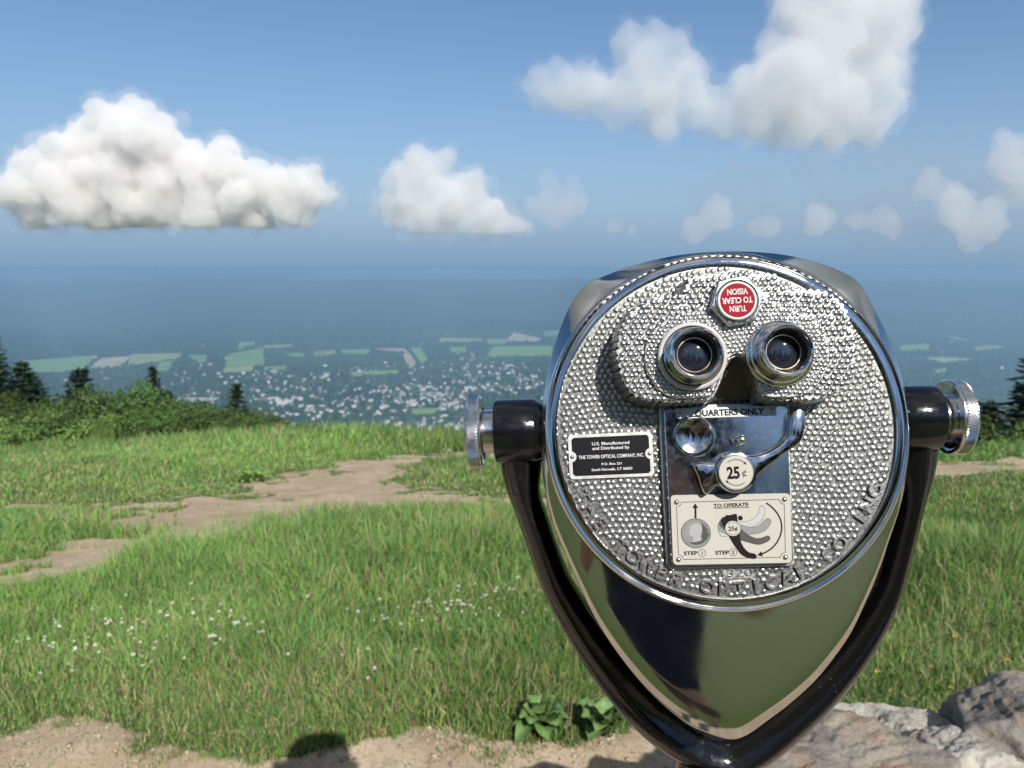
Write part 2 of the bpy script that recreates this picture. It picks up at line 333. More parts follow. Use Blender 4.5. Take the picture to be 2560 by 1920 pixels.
# ================================================================== CLOUDS (outside the haze)
def cloud_mat(name, dens, col=(1, 1, 1), aniso=.0):
    m = bpy.data.materials.new(name); m.use_nodes = True; t = m.node_tree; t.nodes.clear()
    v = t.nodes.new('ShaderNodeVolumePrincipled'); v.inputs['Color'].default_value = (*col, 1); v.inputs['Density'].default_value = dens
    v.inputs['Anisotropy'].default_value = aniso
    t.links.new(v.outputs[0], t.nodes.new('ShaderNodeOutputMaterial').inputs['Volume']); return m
def cloud(name, blobs, dist, dens, label, seed=0, voxel=9, rough=.28, flat=None, depth=.7, world=False, veil=0., col=(.985, .972, .955)):
    """blobs: lobes of the cloud (direction and size, or world place and radius); grown with smaller puffs, joined into one skin"""
    rnd = random.Random(seed); k = dist / FPX; S = []
    for b in blobs:
        if world: S.append((Vector(b[:3]), b[3])); continue
        c = at(b[0], b[1], dist); S.append((Vector(c) + Vector((0, rnd.uniform(-.3, .3) * b[2] * k * depth, 0)), b[2] * k))
    allS = list(S)
    for gen, (n, a, b) in enumerate(((9, .38, .62), (5, .35, .55))):
        new = []
        for (c, r) in S:
            for _ in range(n):
                d = Vector((rnd.gauss(0, 1), rnd.gauss(0, 1) - .3, rnd.gauss(.25, 1))).normalized()
                rr = r * rnd.uniform(a, b); q = c + d * (r * rnd.uniform(.72, 1.0))
                new.append((q, rr))
        allS += new; S = new
    bm = bmesh.new()
    me0 = bpy.data.meshes.new('lobes'); bmesh.ops.create_icosphere(bm, subdivisions=2, radius=1)
    V0 = np.array([v.co for v in bm.verts]); F0 = np.array([[v.index for v in f.verts] for f in bm.faces]); bm.free()
    V = np.concatenate([V0 * r + np.array(c) for c, r in allS]); F = np.concatenate([F0 + i * len(V0) for i in range(len(allS))])
    if flat is not None:
        zf = flat if world else float(at(CX, flat, dist)[2]); low = V[:, 2] < zf; V[low, 2] = zf + (V[low, 2] - zf) * .12
    def skin(me_):
        nonlocal voxel
        o = bpy.data.objects.new('lobes', me_); COL.objects.link(o)
        md = o.modifiers.new('r', 'REMESH'); md.mode = 'VOXEL'; md.voxel_size = voxel * k
        m2 = bpy.data.meshes.new_from_object(o.evaluated_get(bpy.context.evaluated_depsgraph_get())); bpy.data.objects.remove(o); return m2
    def outer(me_):
        """keep the outer skin only: drop bubbles left inside"""
        bm = bmesh.new(); bm.from_mesh(me_); seen = set(); isl = []
        for v in bm.verts:
            if v in seen: continue
            st = [v]; seen.add(v); g = []
            while st:
                q = st.pop(); g.append(q)
                for e in q.link_edges:
                    w = e.other_vert(q)
                    if w not in seen: seen.add(w); st.append(w)
            isl.append(g)
        big = max(map(len, isl)); bmesh.ops.delete(bm, geom=[v for g in isl if len(g) < .12 * big for v in g], context='VERTS'); bm.to_mesh(me_); bm.free(); me_.update(); return me_
    me2 = skin(mesh_np('lobes', V, F))
    n = len(me2.vertices); P = np.empty(n * 3); me2.vertices.foreach_get('co', P); P = P.reshape(-1, 3)
    Nn = np.empty(n * 3); me2.vertices.foreach_get('normal', Nn); Nn = Nn.reshape(-1, 3)
    s1 = 1 / (55 * k); s2 = 1 / (19 * k); s3 = 1 / (8.5 * k); s4 = 1 / (3.6 * k)
    d = np.array([noise.noise(Vector(p * s1)) * 26 + abs(noise.noise(Vector(p * s2))) * 13 + abs(noise.noise(Vector(p * s3))) * 7.5 + noise.noise(Vector(p * s4)) * 2.6 for p in P]) * k * rough / .28
    P = P + Nn * d[:, None]
    if flat is not None: low = P[:, 2] < zf; P[low, 2] = zf + (P[low, 2] - zf) * .25
    me2.vertices.foreach_set('co', P.astype(np.float32).ravel()); me2.update(); me2 = outer(skin(me2))
    me2.materials.clear(); me2.materials.append(cloud_mat(name, dens, col))
    o = obj(name, me2)
    if veil:
        n = len(me2.vertices); P = np.empty(n * 3); me2.vertices.foreach_get('co', P); P = P.reshape(-1, 3); Nn = np.empty(n * 3); me2.vertices.foreach_get('normal', Nn); Nn = Nn.reshape(-1, 3)
        s1 = 1 / (26 * k); s2 = 1 / (10 * k); d = np.array([4 + max(0, noise.noise(Vector(p * s1)) + .1) * 34 + noise.noise(Vector(p * s2)) * 7 for p in P]) * k
        m3 = me2.copy(); m3.vertices.foreach_set('co', (P + Nn * d[:, None]).astype(np.float32).ravel()); m3.update(); voxel *= 1.6; m3 = outer(skin(m3)); m3.materials.clear(); m3.materials.append(cloud_mat(name + '_veil', dens * veil, col)); child('veil', m3, None, o)
    return tag(o, label, 'cloud', 'clouds over the valley')
def D(*L): return [(x * 1.1573, y * 1.1573, r * 1.1573) for x, y, r in L]
cloud('cumulus_cloud', D((250, 285, 42), (300, 285, 34), (190, 320, 55), (310, 325, 60), (370, 350, 42), (120, 375, 55), (240, 390, 80), (340, 400, 70), (430, 375, 45), (490, 370, 42),
      (60, 425, 45), (20, 430, 30), (420, 430, 55), (520, 425, 55), (590, 420, 48), (650, 415, 42), (690, 415, 24), (630, 455, 30), (540, 460, 35), (450, 455, 40), (300, 450, 45), (140, 440, 45), (220, 450, 45)), 14000, 1 / 260.,
      'large white cauliflower cumulus cloud low above the valley beyond the left meadow', 1, 3.4, flat=566, rough=.36, veil=.16)
cloud('cumulus_cloud', D((900, 370, 34), (945, 360, 28), (860, 390, 28), (930, 405, 40), (1000, 415, 36), (1040, 415, 22), (900, 430, 40), (980, 455, 42), (1060, 475, 36), (1110, 490, 24), (860, 450, 30), (1020, 480, 30), (920, 470, 30)), 19000, 1 / 700.,
      'small bright cumulus cloud between the large cauliflower cloud and the viewer', 2, 4.0, flat=580, veil=.25)
cloud('cumulus_cloud', D((1370, 105, 40), (1420, 150, 42), (1480, 170, 36), (1350, 200, 45), (1280, 195, 42), (1220, 200, 38), (1170, 195, 26), (1140, 190, 12), (1440, 220, 48), (1500, 230, 42), (1560, 250, 40),
      (1640, 200, 60), (1700, 160, 62), (1760, 200, 90), (1700, 240, 70), (1620, 250, 45), (1850, 190, 70), (1880, 120, 65), (1860, 60, 75), (1780, 20, 80), (1720, 0, 50), (1890, 240, 40), (1830, 260, 50)), 6500, 1 / 480.,
      'big soft towering cloud rising out of the picture above the viewer', 3, 5.5, rough=.40, veil=.30)
for k, (B, dn, lab) in enumerate([
    (D((1190, 430, 30), (1230, 420, 28), (1150, 440, 18), (1210, 450, 24)), 1 / 2600., 'faint pinkish cloud just right of the small bright cumulus'),
    (D((2030, 420, 32), (2070, 445, 36), (2110, 480, 36), (2090, 505, 22), (2000, 405, 20), (2140, 490, 18)), 1 / 1700., 'pink tinted slanting cloud low over the right hills'),
    (D((2190, 330, 34), (2215, 370, 40), (2200, 410, 26), (2160, 310, 16)), 1 / 1700., 'pink tinted cloud cut by the right picture edge'),
    (D((1500, 495, 16), (1540, 488, 22), (1565, 482, 16)), 1 / 1900., 'small flat pink cloud low behind the top of the viewer'),
    (D((1755, 460, 18), (1765, 475, 18), (1760, 490, 10)), 1 / 1500., 'small upright pink cloud above the top right of the viewer'),
    (D((1370, 492, 13), (1320, 492, 8)), 1 / 1700., 'tiny pale cloud above the left corner of the viewer'),
    (D((1660, 495, 18), (1630, 492, 10)), 1 / 2600., 'faint pale wisp straight above the viewer'),
    (D((1890, 485, 17), (1930, 492, 15), (1850, 478, 13)), 1 / 2600., 'faint pale wisp above the right shoulder of the viewer'),
    (D((1880, 350, 44), (1980, 330, 44), (2060, 340, 40), (1940, 390, 50), (1780, 400, 50), (1650, 430, 46), (1520, 440, 40), (2080, 420, 50), (1850, 450, 46), (1700, 480, 36), (2000, 480, 40), (1400, 440, 34), (2180, 470, 50), (2150, 400, 50), (1950, 430, 60), (1800, 470, 50), (1600, 400, 50), (2220, 530, 40), (2100, 520, 36), (1900, 510, 36), (1750, 330, 40)), 1 / 6500., 'thin grey veil of cloud at the upper right below the big cloud')]):
    cloud('cumulus_cloud', B, 22000 + 400 * k, dn, lab, 10 + k, 5.5 if k < 8 else 12, rough=.4, col=(.98, .955, .93) if k < 8 else (.56, .61, .67))  # grey colour of the last veil stands in for its shaded underside
# unseen clouds added round the rest of the sky to brighten the chrome
rc_ = random.Random(3)
for k, (azd, eld, dist_, size) in enumerate([(115, 60, 1300, 400), (-120, 66, 1200, 380), (76, 44, 1500, 640), (-74, 52, 1500, 640), (-160, 28, 4200, 900), (-130, 40, 1800, 360), (110, 22, 9000, 1600), (-105, 20, 9500, 1700), (170, 84, 1200, 560), (-20, 64, 1300, 300)]):
    a_, e_ = math.radians(azd), math.radians(eld); C0 = Vector((math.sin(a_) * math.cos(e_), math.cos(a_) * math.cos(e_), math.sin(e_))) * dist_
    B = [(C0.x + rc_.gauss(0, .55) * size, C0.y + rc_.gauss(0, .55) * size, C0.z + rc_.uniform(-.1, .35) * size, size * rc_.uniform(.28, .45)) for _ in range(10)]
    cloud('cumulus_cloud', B, dist_, 1 / 170., 'unseen added cloud outside the picture, ' + ['high to the right', 'high behind on the left', 'straight out to the right', 'straight out to the left', 'low behind on the left', 'halfway up behind on the left', 'far off low to the right', 'far off low to the left', 'right overhead', 'high in front'][k] + ', mirrored in chrome', 40 + k, size * FPX / dist_ / 9, world=True)
# ================================================================== THE SUMMIT MEADOW
ZM = -.55                                     # meadow level below the terrace (terrace = 0)
EX = np.array([-60, -30, -16, -7.2, -5.1, -1.1, 8.5, 14, 40.]); EY = np.array([46, 41, 33, 23.5, 21., 17.7, 14.6, 13.8, 13.])
def near_h(x, y):
    x = np.asarray(x, float); y = np.asarray(y, float)
    z = ZM * sstep(1.55, 2.15, y) - .12 * np.maximum(y - 3.3, 0) - .03 * np.maximum(y - 12, 0)
    z = z + (.035 * vnoise(x, y, .9, 3, 11) + .10 * vnoise(x, y, .22, 2, 12) * sstep(4, 12, y)) * sstep(2.2, 3.5, y) + .012 * vnoise(x, y, 1.7, 3, 14)
    z = z - .105 * np.maximum(0, -x - 3) * sstep(13, 27, y)
    ye = np.interp(x, EX, EY) + .7 * vnoise(x, y * 0, .35, 3, 13); d = y - ye
    return z - .55 * np.where(d > 0, d * d / (d + 5.), 0)
def hits(pts):
    P = np.array(pts, float); Dr = AX_R * ((P[:, :1] - CX) / FPX) + AX_U * (-(P[:, 1:] - CY) / FPX) + AX_F; t = np.full(len(P), 2.2)
    for _ in range(160):
        q = CAM + Dr * t[:, None]; g = q[:, 2] - near_h(q[:, 0], q[:, 1]); t += np.where(g > .003, np.maximum(g * .8, .003), 0); t = np.minimum(t, 90)
    return CAM + Dr * t[:, None]
def hit(px, py):
    d = ray(px, py); t = 2.2
    for _ in range(400):
        p = CAM + d * t; g = p[2] - float(near_h(p[0], p[1]))
        if g < .003: break
        t += max(g * .8, .003)
        if t > 90: return None
    return CAM + d * t
# bare earth: lines of trodden ground (px, py, half height px)
TRODDEN = [[(-120, 1470, 32), (60, 1438, 32), (230, 1397, 34), (400, 1352, 42), (520, 1306, 40), (640, 1266, 36), (780, 1252, 36), (920, 1244, 20), (1060, 1252, 17), (1250, 1262, 15), (1500, 1268, 13), (1750, 1265, 12)],
           [(760, 1225, 22), (860, 1190, 15), (950, 1160, 9), (1015, 1148, 4)], [(1010, 1141, 4), (1160, 1137, 4), (1300, 1140, 4)],
           [(2290, 1185, 5), (2380, 1172, 8), (2480, 1166, 8), (2640, 1152, 9)], [(-60, 1112, 5), (110, 1110, 5), (230, 1104, 3)], [(2450, 1478, 7), (2560, 1476, 9), (2700, 1470, 9)],
           [(300, 1346, 7), (420, 1340, 8)], [(40, 1265, 4), (110, 1268, 4)]]
TSEG = []
for line in TRODDEN:
    g = []
    for (px, py, hp_) in line:
        c = hit(px, py); a = hit(px, py + hp_); b = hit(px, py - hp_)
        if c is None or a is None: continue
        g.append((c[0], c[1], 1.2 * abs((b[1] if b is not None else c[1]) - a[1]) / 2))
    TSEG += list(zip(g[:-1], g[1:]))
GEDGE = [(-300, 1800), (0, 1840), (120, 1826), (230, 1812), (330, 1830), (430, 1862), (540, 1868), (640, 1885), (740, 1880), (800, 1850), (880, 1838), (1000, 1850), (1120, 1836), (1240, 1850), (1330, 1832), (1450, 1826), (1560, 1815), (1700, 1800), (1900, 1790), (2100, 1850), (2400, 1850), (2900, 1850)]
gpts = np.array([hit(px, py)[:2] for px, py in GEDGE])
def bare(x, y):
    """0 grass .. 1 trodden earth"""
    x = np.asarray(x, float); y = np.asarray(y, float); m = np.zeros(np.broadcast(x, y).shape)
    wob = .48 * vnoise(x, y, .8, 4, 21) + .50 * vnoise(x, y, 3.6, 3, 22) + .45 * vnoise(x, y, 11., 2, 27)
    for (a, b) in TSEG:
        dx, dy = b[0] - a[0], b[1] - a[1]; t = np.clip(((x - a[0]) * dx + (y - a[1]) * dy) / (dx * dx + dy * dy + 1e-9), 0, 1)
        hw_ = a[2] + (b[2] - a[2]) * t; dd = np.hypot(x - a[0] - dx * t, y - a[1] - dy * t) / np.maximum(hw_, .05)
        m = np.maximum(m, 1 - sstep(.75, 1.35, dd + wob))
    ge = np.interp(x, gpts[:, 0], gpts[:, 1]); rag = .16 * vnoise(x, y, 7., 3, 24); m = np.maximum(m, 1 - sstep(-.2, .16, y - ge + .30 * vnoise(x, y, 2.3, 4, 23) + rag))
    island = sstep(.26, .48, vnoise(x, y, 1.5, 4, 25) + .35 * vnoise(x, y, 6., 2, 26)); return m * (1 - .6 * island)
# meadow sheet
rows = np.geomspace(2.15 + 1, 61, 420) - 1; ss = np.linspace(-1.15, 1.05, 420)
S_, Yg = np.meshgrid(ss, rows); Xg = S_ * (Yg + 2.2); Zg = near_h(Xg, Yg); nyy, nxx = Xg.shape
ii, jj = np.meshgrid(np.arange(nyy - 1), np.arange(nxx - 1), indexing='ij'); F = np.stack([ii * nxx + jj, ii * nxx + jj + 1, (ii + 1) * nxx + jj + 1, (ii + 1) * nxx + jj], -1).reshape(-1, 4)
me = mesh_np('meadow_ground', np.stack([Xg, Yg, Zg], -1).reshape(-1, 3), F, True)
at_ = me.attributes.new('bare', 'FLOAT', 'POINT'); at_.data.foreach_set('value', bare(Xg, Yg).astype(np.float32).ravel())
def earth_nodes(N, co):
    n1 = N.noise(co, 2.2, 5, .6); n2 = N.noise(co, 38., 4, .65); n3 = N.noise(co, 160., 3, .6)
    c = N.ramp(n1, [(.3, (.33, .25, .17)), (.5, (.42, .33, .23)), (.7, (.50, .405, .295))])
    c = N.mix(N.val(n2, .50, .72, 0, .7), c, (.20, .15, .10)); c = N.mix(N.val(N.noise(co, 7., 4, .6), .5, .66, 0, .45), c, (.235, .18, .125)); c = N.mix(N.val(n3, .62, .70, 0, .75), c, (.55, .49, .40)); c = N.mix(N.val(n3, .30, .38, .55, 0), c, (.16, .125, .09))
    return c, n2, n3
m_gr = mat('meadow_soil', (.2, .15, .1), .95, spec=.15); N = NT(m_gr); co = N.coord('Object')
ec, n2, n3 = earth_nodes(N, co); gn = N.noise(co, 9., 5, .7); gl = N.noise(co, .55, 3, .5)
gc = N.ramp(gn, [(.3, (.035, .05, .018)), (.5, (.07, .095, .03)), (.7, (.12, .14, .05))]); gc = N.mix(N.val(gl, .45, .65, 0, .5), gc, (.13, .12, .055))
fac = N.math('ADD', N.attr('bare').outputs['Fac'], N.math('MULTIPLY', N.math('SUBTRACT', n2, .5), .5)); N.l(N.mix(N.val(fac, .38, .62, 0, 1), gc, ec), N.b.inputs['Base Color'])
N.bump(N.math('ADD', n2, N.math('MULTIPLY', n3, .5)), .6, .012)
tag(obj('meadow_ground', me, m_gr), kind='structure')
# terrace behind and under the viewer: trodden gravel, then lawn
rows = np.concatenate([-np.geomspace(140, .4, 70)[:-1] + 0, np.linspace(-.35, 2.15, 40)]); cols = np.concatenate([-np.geomspace(140, 4.2, 34)[:-1], np.linspace(-4, 4, 60), np.geomspace(4.2, 140, 34)[1:]])
Xg, Yg = np.meshgrid(cols, rows); Zg = near_h(Xg, Yg); nyy, nxx = Xg.shape
ii, jj = np.meshgrid(np.arange(nyy - 1), np.arange(nxx - 1), indexing='ij'); F = np.stack([ii * nxx + jj, ii * nxx + jj + 1, (ii + 1) * nxx + jj + 1, (ii + 1) * nxx + jj], -1).reshape(-1, 4)
me = mesh_np('terrace_ground', np.stack([Xg, Yg, Zg], -1).reshape(-1, 3), F, True)
at_ = me.attributes.new('bare', 'FLOAT', 'POINT'); at_.data.foreach_set('value', (1 - sstep(.15, .55, -Yg + .25 * vnoise(Xg, Yg, 1.2, 3, 5))).astype(np.float32).ravel())
m_lawn = mat('terrace_lawn', (.08, .12, .04), .95, spec=.15); N = NT(m_lawn); co = N.coord('Object'); ec, n2, n3 = earth_nodes(N, co)
gn = N.noise(co, 30., 5, .7); gc = N.ramp(gn, [(.3, (.042, .06, .018)), (.5, (.07, .095, .03)), (.7, (.105, .13, .045))])
fac = N.math('ADD', N.attr('bare').outputs['Fac'], N.math('MULTIPLY', N.math('SUBTRACT', n2, .5), .4)); N.l(N.mix(N.val(fac, .35, .65, 0, 1), gc, ec), N.b.inputs['Base Color']); N.bump(n2, .5, .02)
tag(obj('terrace_ground', me, m_lawn), kind='structure')
# ------------------------------------------------------------------ grass
GREENS = np.array([(.148, .278, .055), (.198, .340, .078), (.115, .255, .072), (.258, .375, .104), (.162, .305, .082)])
DRY = np.array([(.40, .33, .17), (.33, .31, .15), (.48, .41, .24)])
def grass(name, n, ymin, ymax, hfun, wbase, rng, densfun, label, segs=2):
    lim = .70; y = np.exp(rng.uniform(math.log(ymin), math.log(ymax), n * 3)); x = rng.uniform(-lim - .06, lim + .02, n * 3) * (y + .55)
    b = bare(x, y); keep = rng.random(len(x)) < (1 - np.clip(b * 1.05, 0, 1)) ** 1.3 * densfun(x, y) + .05 * (vnoise(x, y, 3.2, 2, 36) > .22)
    z = near_h(x, y); ye = np.interp(x, EX, EY); keep &= (y < ye + 5)
    qx, qy = project(np.stack([x, y, z], -1)); keep &= ~((qx > 1480) & (qx < 2140) & (qy > 1140) & (qy < 1760))
    x, y, z, b = x[keep][:n], y[keep][:n], z[keep][:n], b[keep][:n]; n = len(x)
    H = hfun(x, y) * np.clip(rng.lognormal(0, .34, n), .3, 1.75) * (1 + .35 * vnoise(x, y, 2.6, 2, 35)) * (1 - .55 * b); Wd = wbase * (1 + .10 * np.maximum(y - 3, 0)) * rng.uniform(.6, 1.3, n)
    az_ = rng.uniform(0, 2 * np.pi, n); ln = np.abs(rng.normal(.0, .42, n)) + .08; la = rng.uniform(0, 2 * np.pi, n) * 1.0; lx = np.cos(la) * ln * H; ly = np.sin(la) * ln * H
    wx, wy = np.cos(az_) * Wd / 2, np.sin(az_) * Wd / 2; P = []
    for (t, k, f) in ((0., 1., 0.), (.5, .85, .32), (.82, .5, .72)):
        cxy = np.stack([x + lx * f, y + ly * f, z - .005 + H * t * (1 - .18 * ln * f)], -1); w = np.stack([wx * k, wy * k, 0 * wx], -1); P += [cxy - w, cxy + w]
    tip = np.stack([x + lx * 1.15, y + ly * 1.15, z + H * (1 - .35 * np.minimum(ln, 1.3))], -1); V = np.stack(P + [tip], 1)
    f = np.array([(0, 1, 3), (0, 3, 2), (2, 3, 5), (2, 5, 4), (4, 5, 6)]); F = (f[None] + (np.arange(n) * 7)[:, None, None]).reshape(-1, 3)
    me = mesh_np(name, V.reshape(-1, 3), F, True)
    cl = vnoise(x, y, .55, 3, 31); c2 = vnoise(x, y, 1.9, 2, 32); gi = np.clip(((cl + 1) / 2 + rng.normal(0, .22, n)) * 5, 0, 4.99).astype(int); C = GREENS[gi] * rng.uniform(.7, 1.3, (n, 1)) * (1 + .36 * vnoise(x, y, .30, 3, 34) + .25 * c2)[:, None]
    dry = rng.random(n) < np.clip(.11 + .28 * np.clip(c2 + .05, 0, 1) + .16 * (1 - sstep(3.6, 4.6, y)), 0, .5); C[dry] = DRY[rng.integers(0, 3, dry.sum())] * rng.uniform(.7, 1.15, (dry.sum(), 1))
    ca = me.color_attributes.new('blade', 'FLOAT_COLOR', 'POINT'); Cv = np.concatenate([np.repeat(C, 7, 0), np.ones((n * 7, 1))], 1).astype(np.float32); ca.data.foreach_set('color', Cv.ravel())
    return tag(obj(name, me, m_blade), label, 'grass', kind='stuff')
m_blade = bpy.data.materials.new('grass_blade'); m_blade.use_nodes = True; t = m_blade.node_tree; N = NT(m_blade); a_ = N.attr('blade')
N.b.inputs['Roughness'].default_value = .5; N.b.inputs['Specular IOR Level'].default_value = .25; N.l(a_.outputs['Color'], N.b.inputs['Base Color'])
tr = N.n('ShaderNodeBsdfTranslucent'); N.l(a_.outputs['Color'], tr.inputs[0]); mx = N.n('ShaderNodeMixShader'); mx.inputs[0].default_value = .34
N.l(N.b.outputs[0], mx.inputs[1]); N.l(tr.outputs[0], mx.inputs[2]); N.l(mx.outputs[0], t.nodes['Material Output'].inputs[0])
def gh(x, y):
    tall = vnoise(x, y, .5, 3, 41); h = .085 + .075 * np.clip(tall + .35, 0, 1.2)
    band = sstep(5.0, 6.0, y) * (1 - sstep(7.4, 8.6, y + .15 * x)) ; h = h + .10 * band * (x > -3.2)
    h = np.where(y < 4.0, h * (.35 + .65 * sstep(3.2, 4.2, y)), h)
    far = sstep(13, 16.5, y + .32 * np.minimum(x, 0) + .9 * vnoise(x, y, .3, 2, 44)); mown = (1 - far) * sstep(8.2, 9.2, y); h = h * (1 - .55 * mown) + .20 * far
    return h
gr = np.random.default_rng(11)
grass('meadow_grass', 190000, 2.9, 8.8, gh, .0060, gr, lambda x, y: .62 + .5 * vnoise(x, y, 1.3, 3, 51), 'near meadow grass between the gravel and the trodden path')
grass('far_meadow_grass', 120000, 8.4, 40, gh, .0090, gr, lambda x, y: .8 + .3 * vnoise(x, y, .6, 3, 52), 'taller summit grass beyond the trodden path')
GREENS_, DRY_ = GREENS, DRY; GREENS = np.array([(.42, .35, .19)] * 5)
grass('dry_grass_stalks', 2600, 3.2, 12, lambda x, y: .20 + .07 * vnoise(x, y, .8, 2, 61), .0034, gr, lambda x, y: .5 + .9 * vnoise(x, y, .6, 3, 62), 'tall dry straw stalks standing out of the meadow grass')
GREENS = GREENS_
# ---- gravel grains on the bare strip
n = 11000; gy = gr.uniform(2.9, 4.2, n); gx = gr.uniform(-3.2, 2.8, n); kb = bare(gx, gy) > .55; gx, gy = gx[kb], gy[kb]; n = len(gx); gz = near_h(gx, gy)
SR = gr.lognormal(-5.5, .55, n); V = IV[None] * (1 + gr.uniform(-.3, .3, (n, len(IV), 1))) * SR[:, None, None]; V[:, :, 2] *= .65; V += np.stack([gx, gy, gz + SR * .25], -1)[:, None]
F = (IF[None] + (np.arange(n) * len(IV))[:, None, None]).reshape(-1, 3); m_grv = mat('gravel_stone', (.4, .35, .28), .85, spec=.3); N = NT(m_grv); co = N.coord('Object')
N.l(N.ramp(N.noise(co, 55., 2, .4), [(.32, (.17, .14, .11)), (.5, (.32, .26, .19)), (.64, (.42, .36, .28)), (.76, (.52, .49, .45))]), N.b.inputs['Base Color'])
tag(obj('gravel', mesh_np('gravel', V.reshape(-1, 3), F), m_grv), 'loose gravel on the bare strip below the wall', 'gravel', kind='stuff')
# ------------------------------------------------------------------ flowers
def petals_head(r, n, flatk, rnd):
    bm = bmesh.new()
    for k in range(n):
        th = rnd.uniform(0, 6.283); ph = math.acos(rnd.uniform(-.2, 1)); d = Vector((math.sin(ph) * math.cos(th), math.sin(ph) * math.sin(th), math.cos(ph) * flatk)); u = d.orthogonal().normalized(); v = d.cross(u).normalized()
        c = d * r * .62; tip = d * r * rnd.uniform(.9, 1.1); w = r * .16
        a = [bm.verts.new(c + u * w), bm.verts.new(tip + u * w * .7), bm.verts.new(tip * 1.06), bm.verts.new(tip - u * w * .7), bm.verts.new(c - u * w)]; bm.faces.new(a)
    return bm
def stem_mesh(name, h, r):
    bm = bmesh.new(); lean = .12 * h
    pts = [(0, 0, 0), (lean * .3, 0, h * .5), (lean, 0, h)]; vs = [[bm.verts.new((x + r * math.cos(2.094 * i), r * math.sin(2.094 * i), z)) for i in range(3)] for x, _, z in pts]
    for a, b in zip(vs[:-1], vs[1:]):
        for i in range(3): bm.faces.new((a[i], a[(i + 1) % 3], b[(i + 1) % 3], b[i]))
    return bm_mesh(name, bm)
m_stem = mat('flower_stem', (.09, .15, .04), .6); m_clov = mat('clover_petals', (.74, .72, .66), .7); m_yel = mat('yellow_petals', (.75, .45, .02), .6)
rnd = random.Random(5); clv_h = bm_mesh('flower_head', petals_head(.011, 46, .85, rnd)); clv_h.materials.append(m_clov); clv_s = stem_mesh('stem', .15, .0012); clv_s.materials.append(m_stem)
for v in clv_h.vertices: v.co += Vector((.018, 0, .15))
yl_h = bm_mesh('flower_head', petals_head(.013, 40, .35, rnd)); yl_h.materials.append(m_yel)
for v in yl_h.vertices: v.co += Vector((.018, 0, .15))
def flower(name, p, s, hm, label, cat, group=None):
    e = empty(name, (0, 0, 0)); e.matrix_basis = Matrix.Translation(p) @ Matrix.Rotation(rnd.uniform(0, 6.28), 4, 'Z') @ Matrix.Diagonal((s, s, rnd.uniform(1.15, 1.7) * s, 1)); WORLD[e.name] = e.matrix_basis.copy()
    child('flower_head', hm, None, e); child('stem', clv_s, None, e); tag(e, label, cat, group)
CLV = [(430, 1580, 130, 46, 62), (190, 1650, 110, 40, 26), (1150, 1520, 95, 36, 48), (1270, 1480, 60, 34, 16), (960, 1640, 140, 60, 12), (600, 1600, 90, 30, 12), (1020, 1560, 60, 50, 10)]
CP = []
for (mx_, my_, sx_, sy_, k) in CLV:
    for _ in range(k):
        CP.append((mx_, rnd.gauss(mx_, sx_), rnd.gauss(my_, sy_) + 34))
CH = hits([c[1:] for c in CP]); CB = bare(CH[:, 0], CH[:, 1])
for (mx_, _, _), p, b_ in zip(CP, CH, CB):
        if b_ > .4 or p[1] > 60: continue
        flower('clover_flower', p, rnd.uniform(.55, .9), clv_h, ('white clover flower in the patch just left of the black yoke' if mx_ > 800 else 'white clover flower in the patch at the left of the near meadow'), 'flower', 'white clover left of the yoke' if mx_ > 800 else 'white clover in the left patch')
for k, (px, py) in enumerate([(2326, 1738), (2364, 1766), (2372, 1648), (2504, 1690), (2228, 1776), (2178, 1738), (812, 1505), (2402, 1232)]):
    p = hit(px, py + 30)
    flower('yellow_flower', p, rnd.uniform(.75, 1.05), yl_h, ['brightest yellow flower above the pale quartz rock', 'yellow flower just above the pale rock, lower right of the brightest one', 'yellow flower high in the grass above the rocks', 'orange yellow flower near the right picture edge above the grey boulder', 'orange yellow flower closest to the yoke above the rocks', 'faint yellow flower beside the lower right of the yoke', 'lone yellow flower in the grass left of the viewer', 'tiny yellow flower far out in the grass right of the knob'][k], 'flower')
# ------------------------------------------------------------------ dock plants by the gravel
m_leaf = mat('dock_leaf', (.10, .19, .045), .5, spec=.35); N = NT(m_leaf); co = N.coord('Object'); N.l(N.ramp(N.noise(co, 22., 4), [(.35, (.075, .14, .04)), (.55, (.11, .19, .055)), (.72, (.16, .25, .085))]), N.b.inputs['Base Color']); N.bump(N.noise(co, 70., 3), .5, .004)
def leaf_mesh(L_, W_, curl, rnd):
    V = []; n = 7
    for i in range(n + 1):
        t = i / n; w = W_ * math.sin(math.pi * min(1, t * .93 + .05)) ** .8 * (.9 + .25 * rnd.random()); z = L_ * (math.sin(t * 1.5) * .62 - curl * t * t); r = L_ * t * (1 - .12 * t)
        for s in (-1, -.5, 0, .5, 1): V.append((s * w / 2, r, z + abs(s) * w * .16 + rnd.uniform(-.2, .2) * w * abs(s)))
    F = [(i * 5 + j, i * 5 + j + 1, (i + 1) * 5 + j + 1, (i + 1) * 5 + j) for i in range(n) for j in range(4)]
    return mesh_np('leaf', V, F, True)
for (px, py, s, nl, label) in ((1352, 1830, 1.05, 26, 'broad leaved dock plant growing at the gravel edge left of the yoke'), (1512, 1840, 1.0, 22, 'broad leaved dock plant half hidden behind the lower left of the yoke')):
    p = hit(px, py); e = empty('dock_plant', p)
    for k in range(nl):
        rr = random.Random(k * 7 + px); inner = k / nl; me = leaf_mesh(rr.uniform(.12, .20) * s, rr.uniform(.085, .125) * s, rr.uniform(.05, .6) * (1.1 - .8 * inner), rr)
        o = child('leaf', me, m_leaf, e); o.rotation_euler = (math.radians(rr.uniform(-5, 10) + 38 * inner), 0, k * 2.39996); o.location.z = .01
    tag(e, label, 'plant')
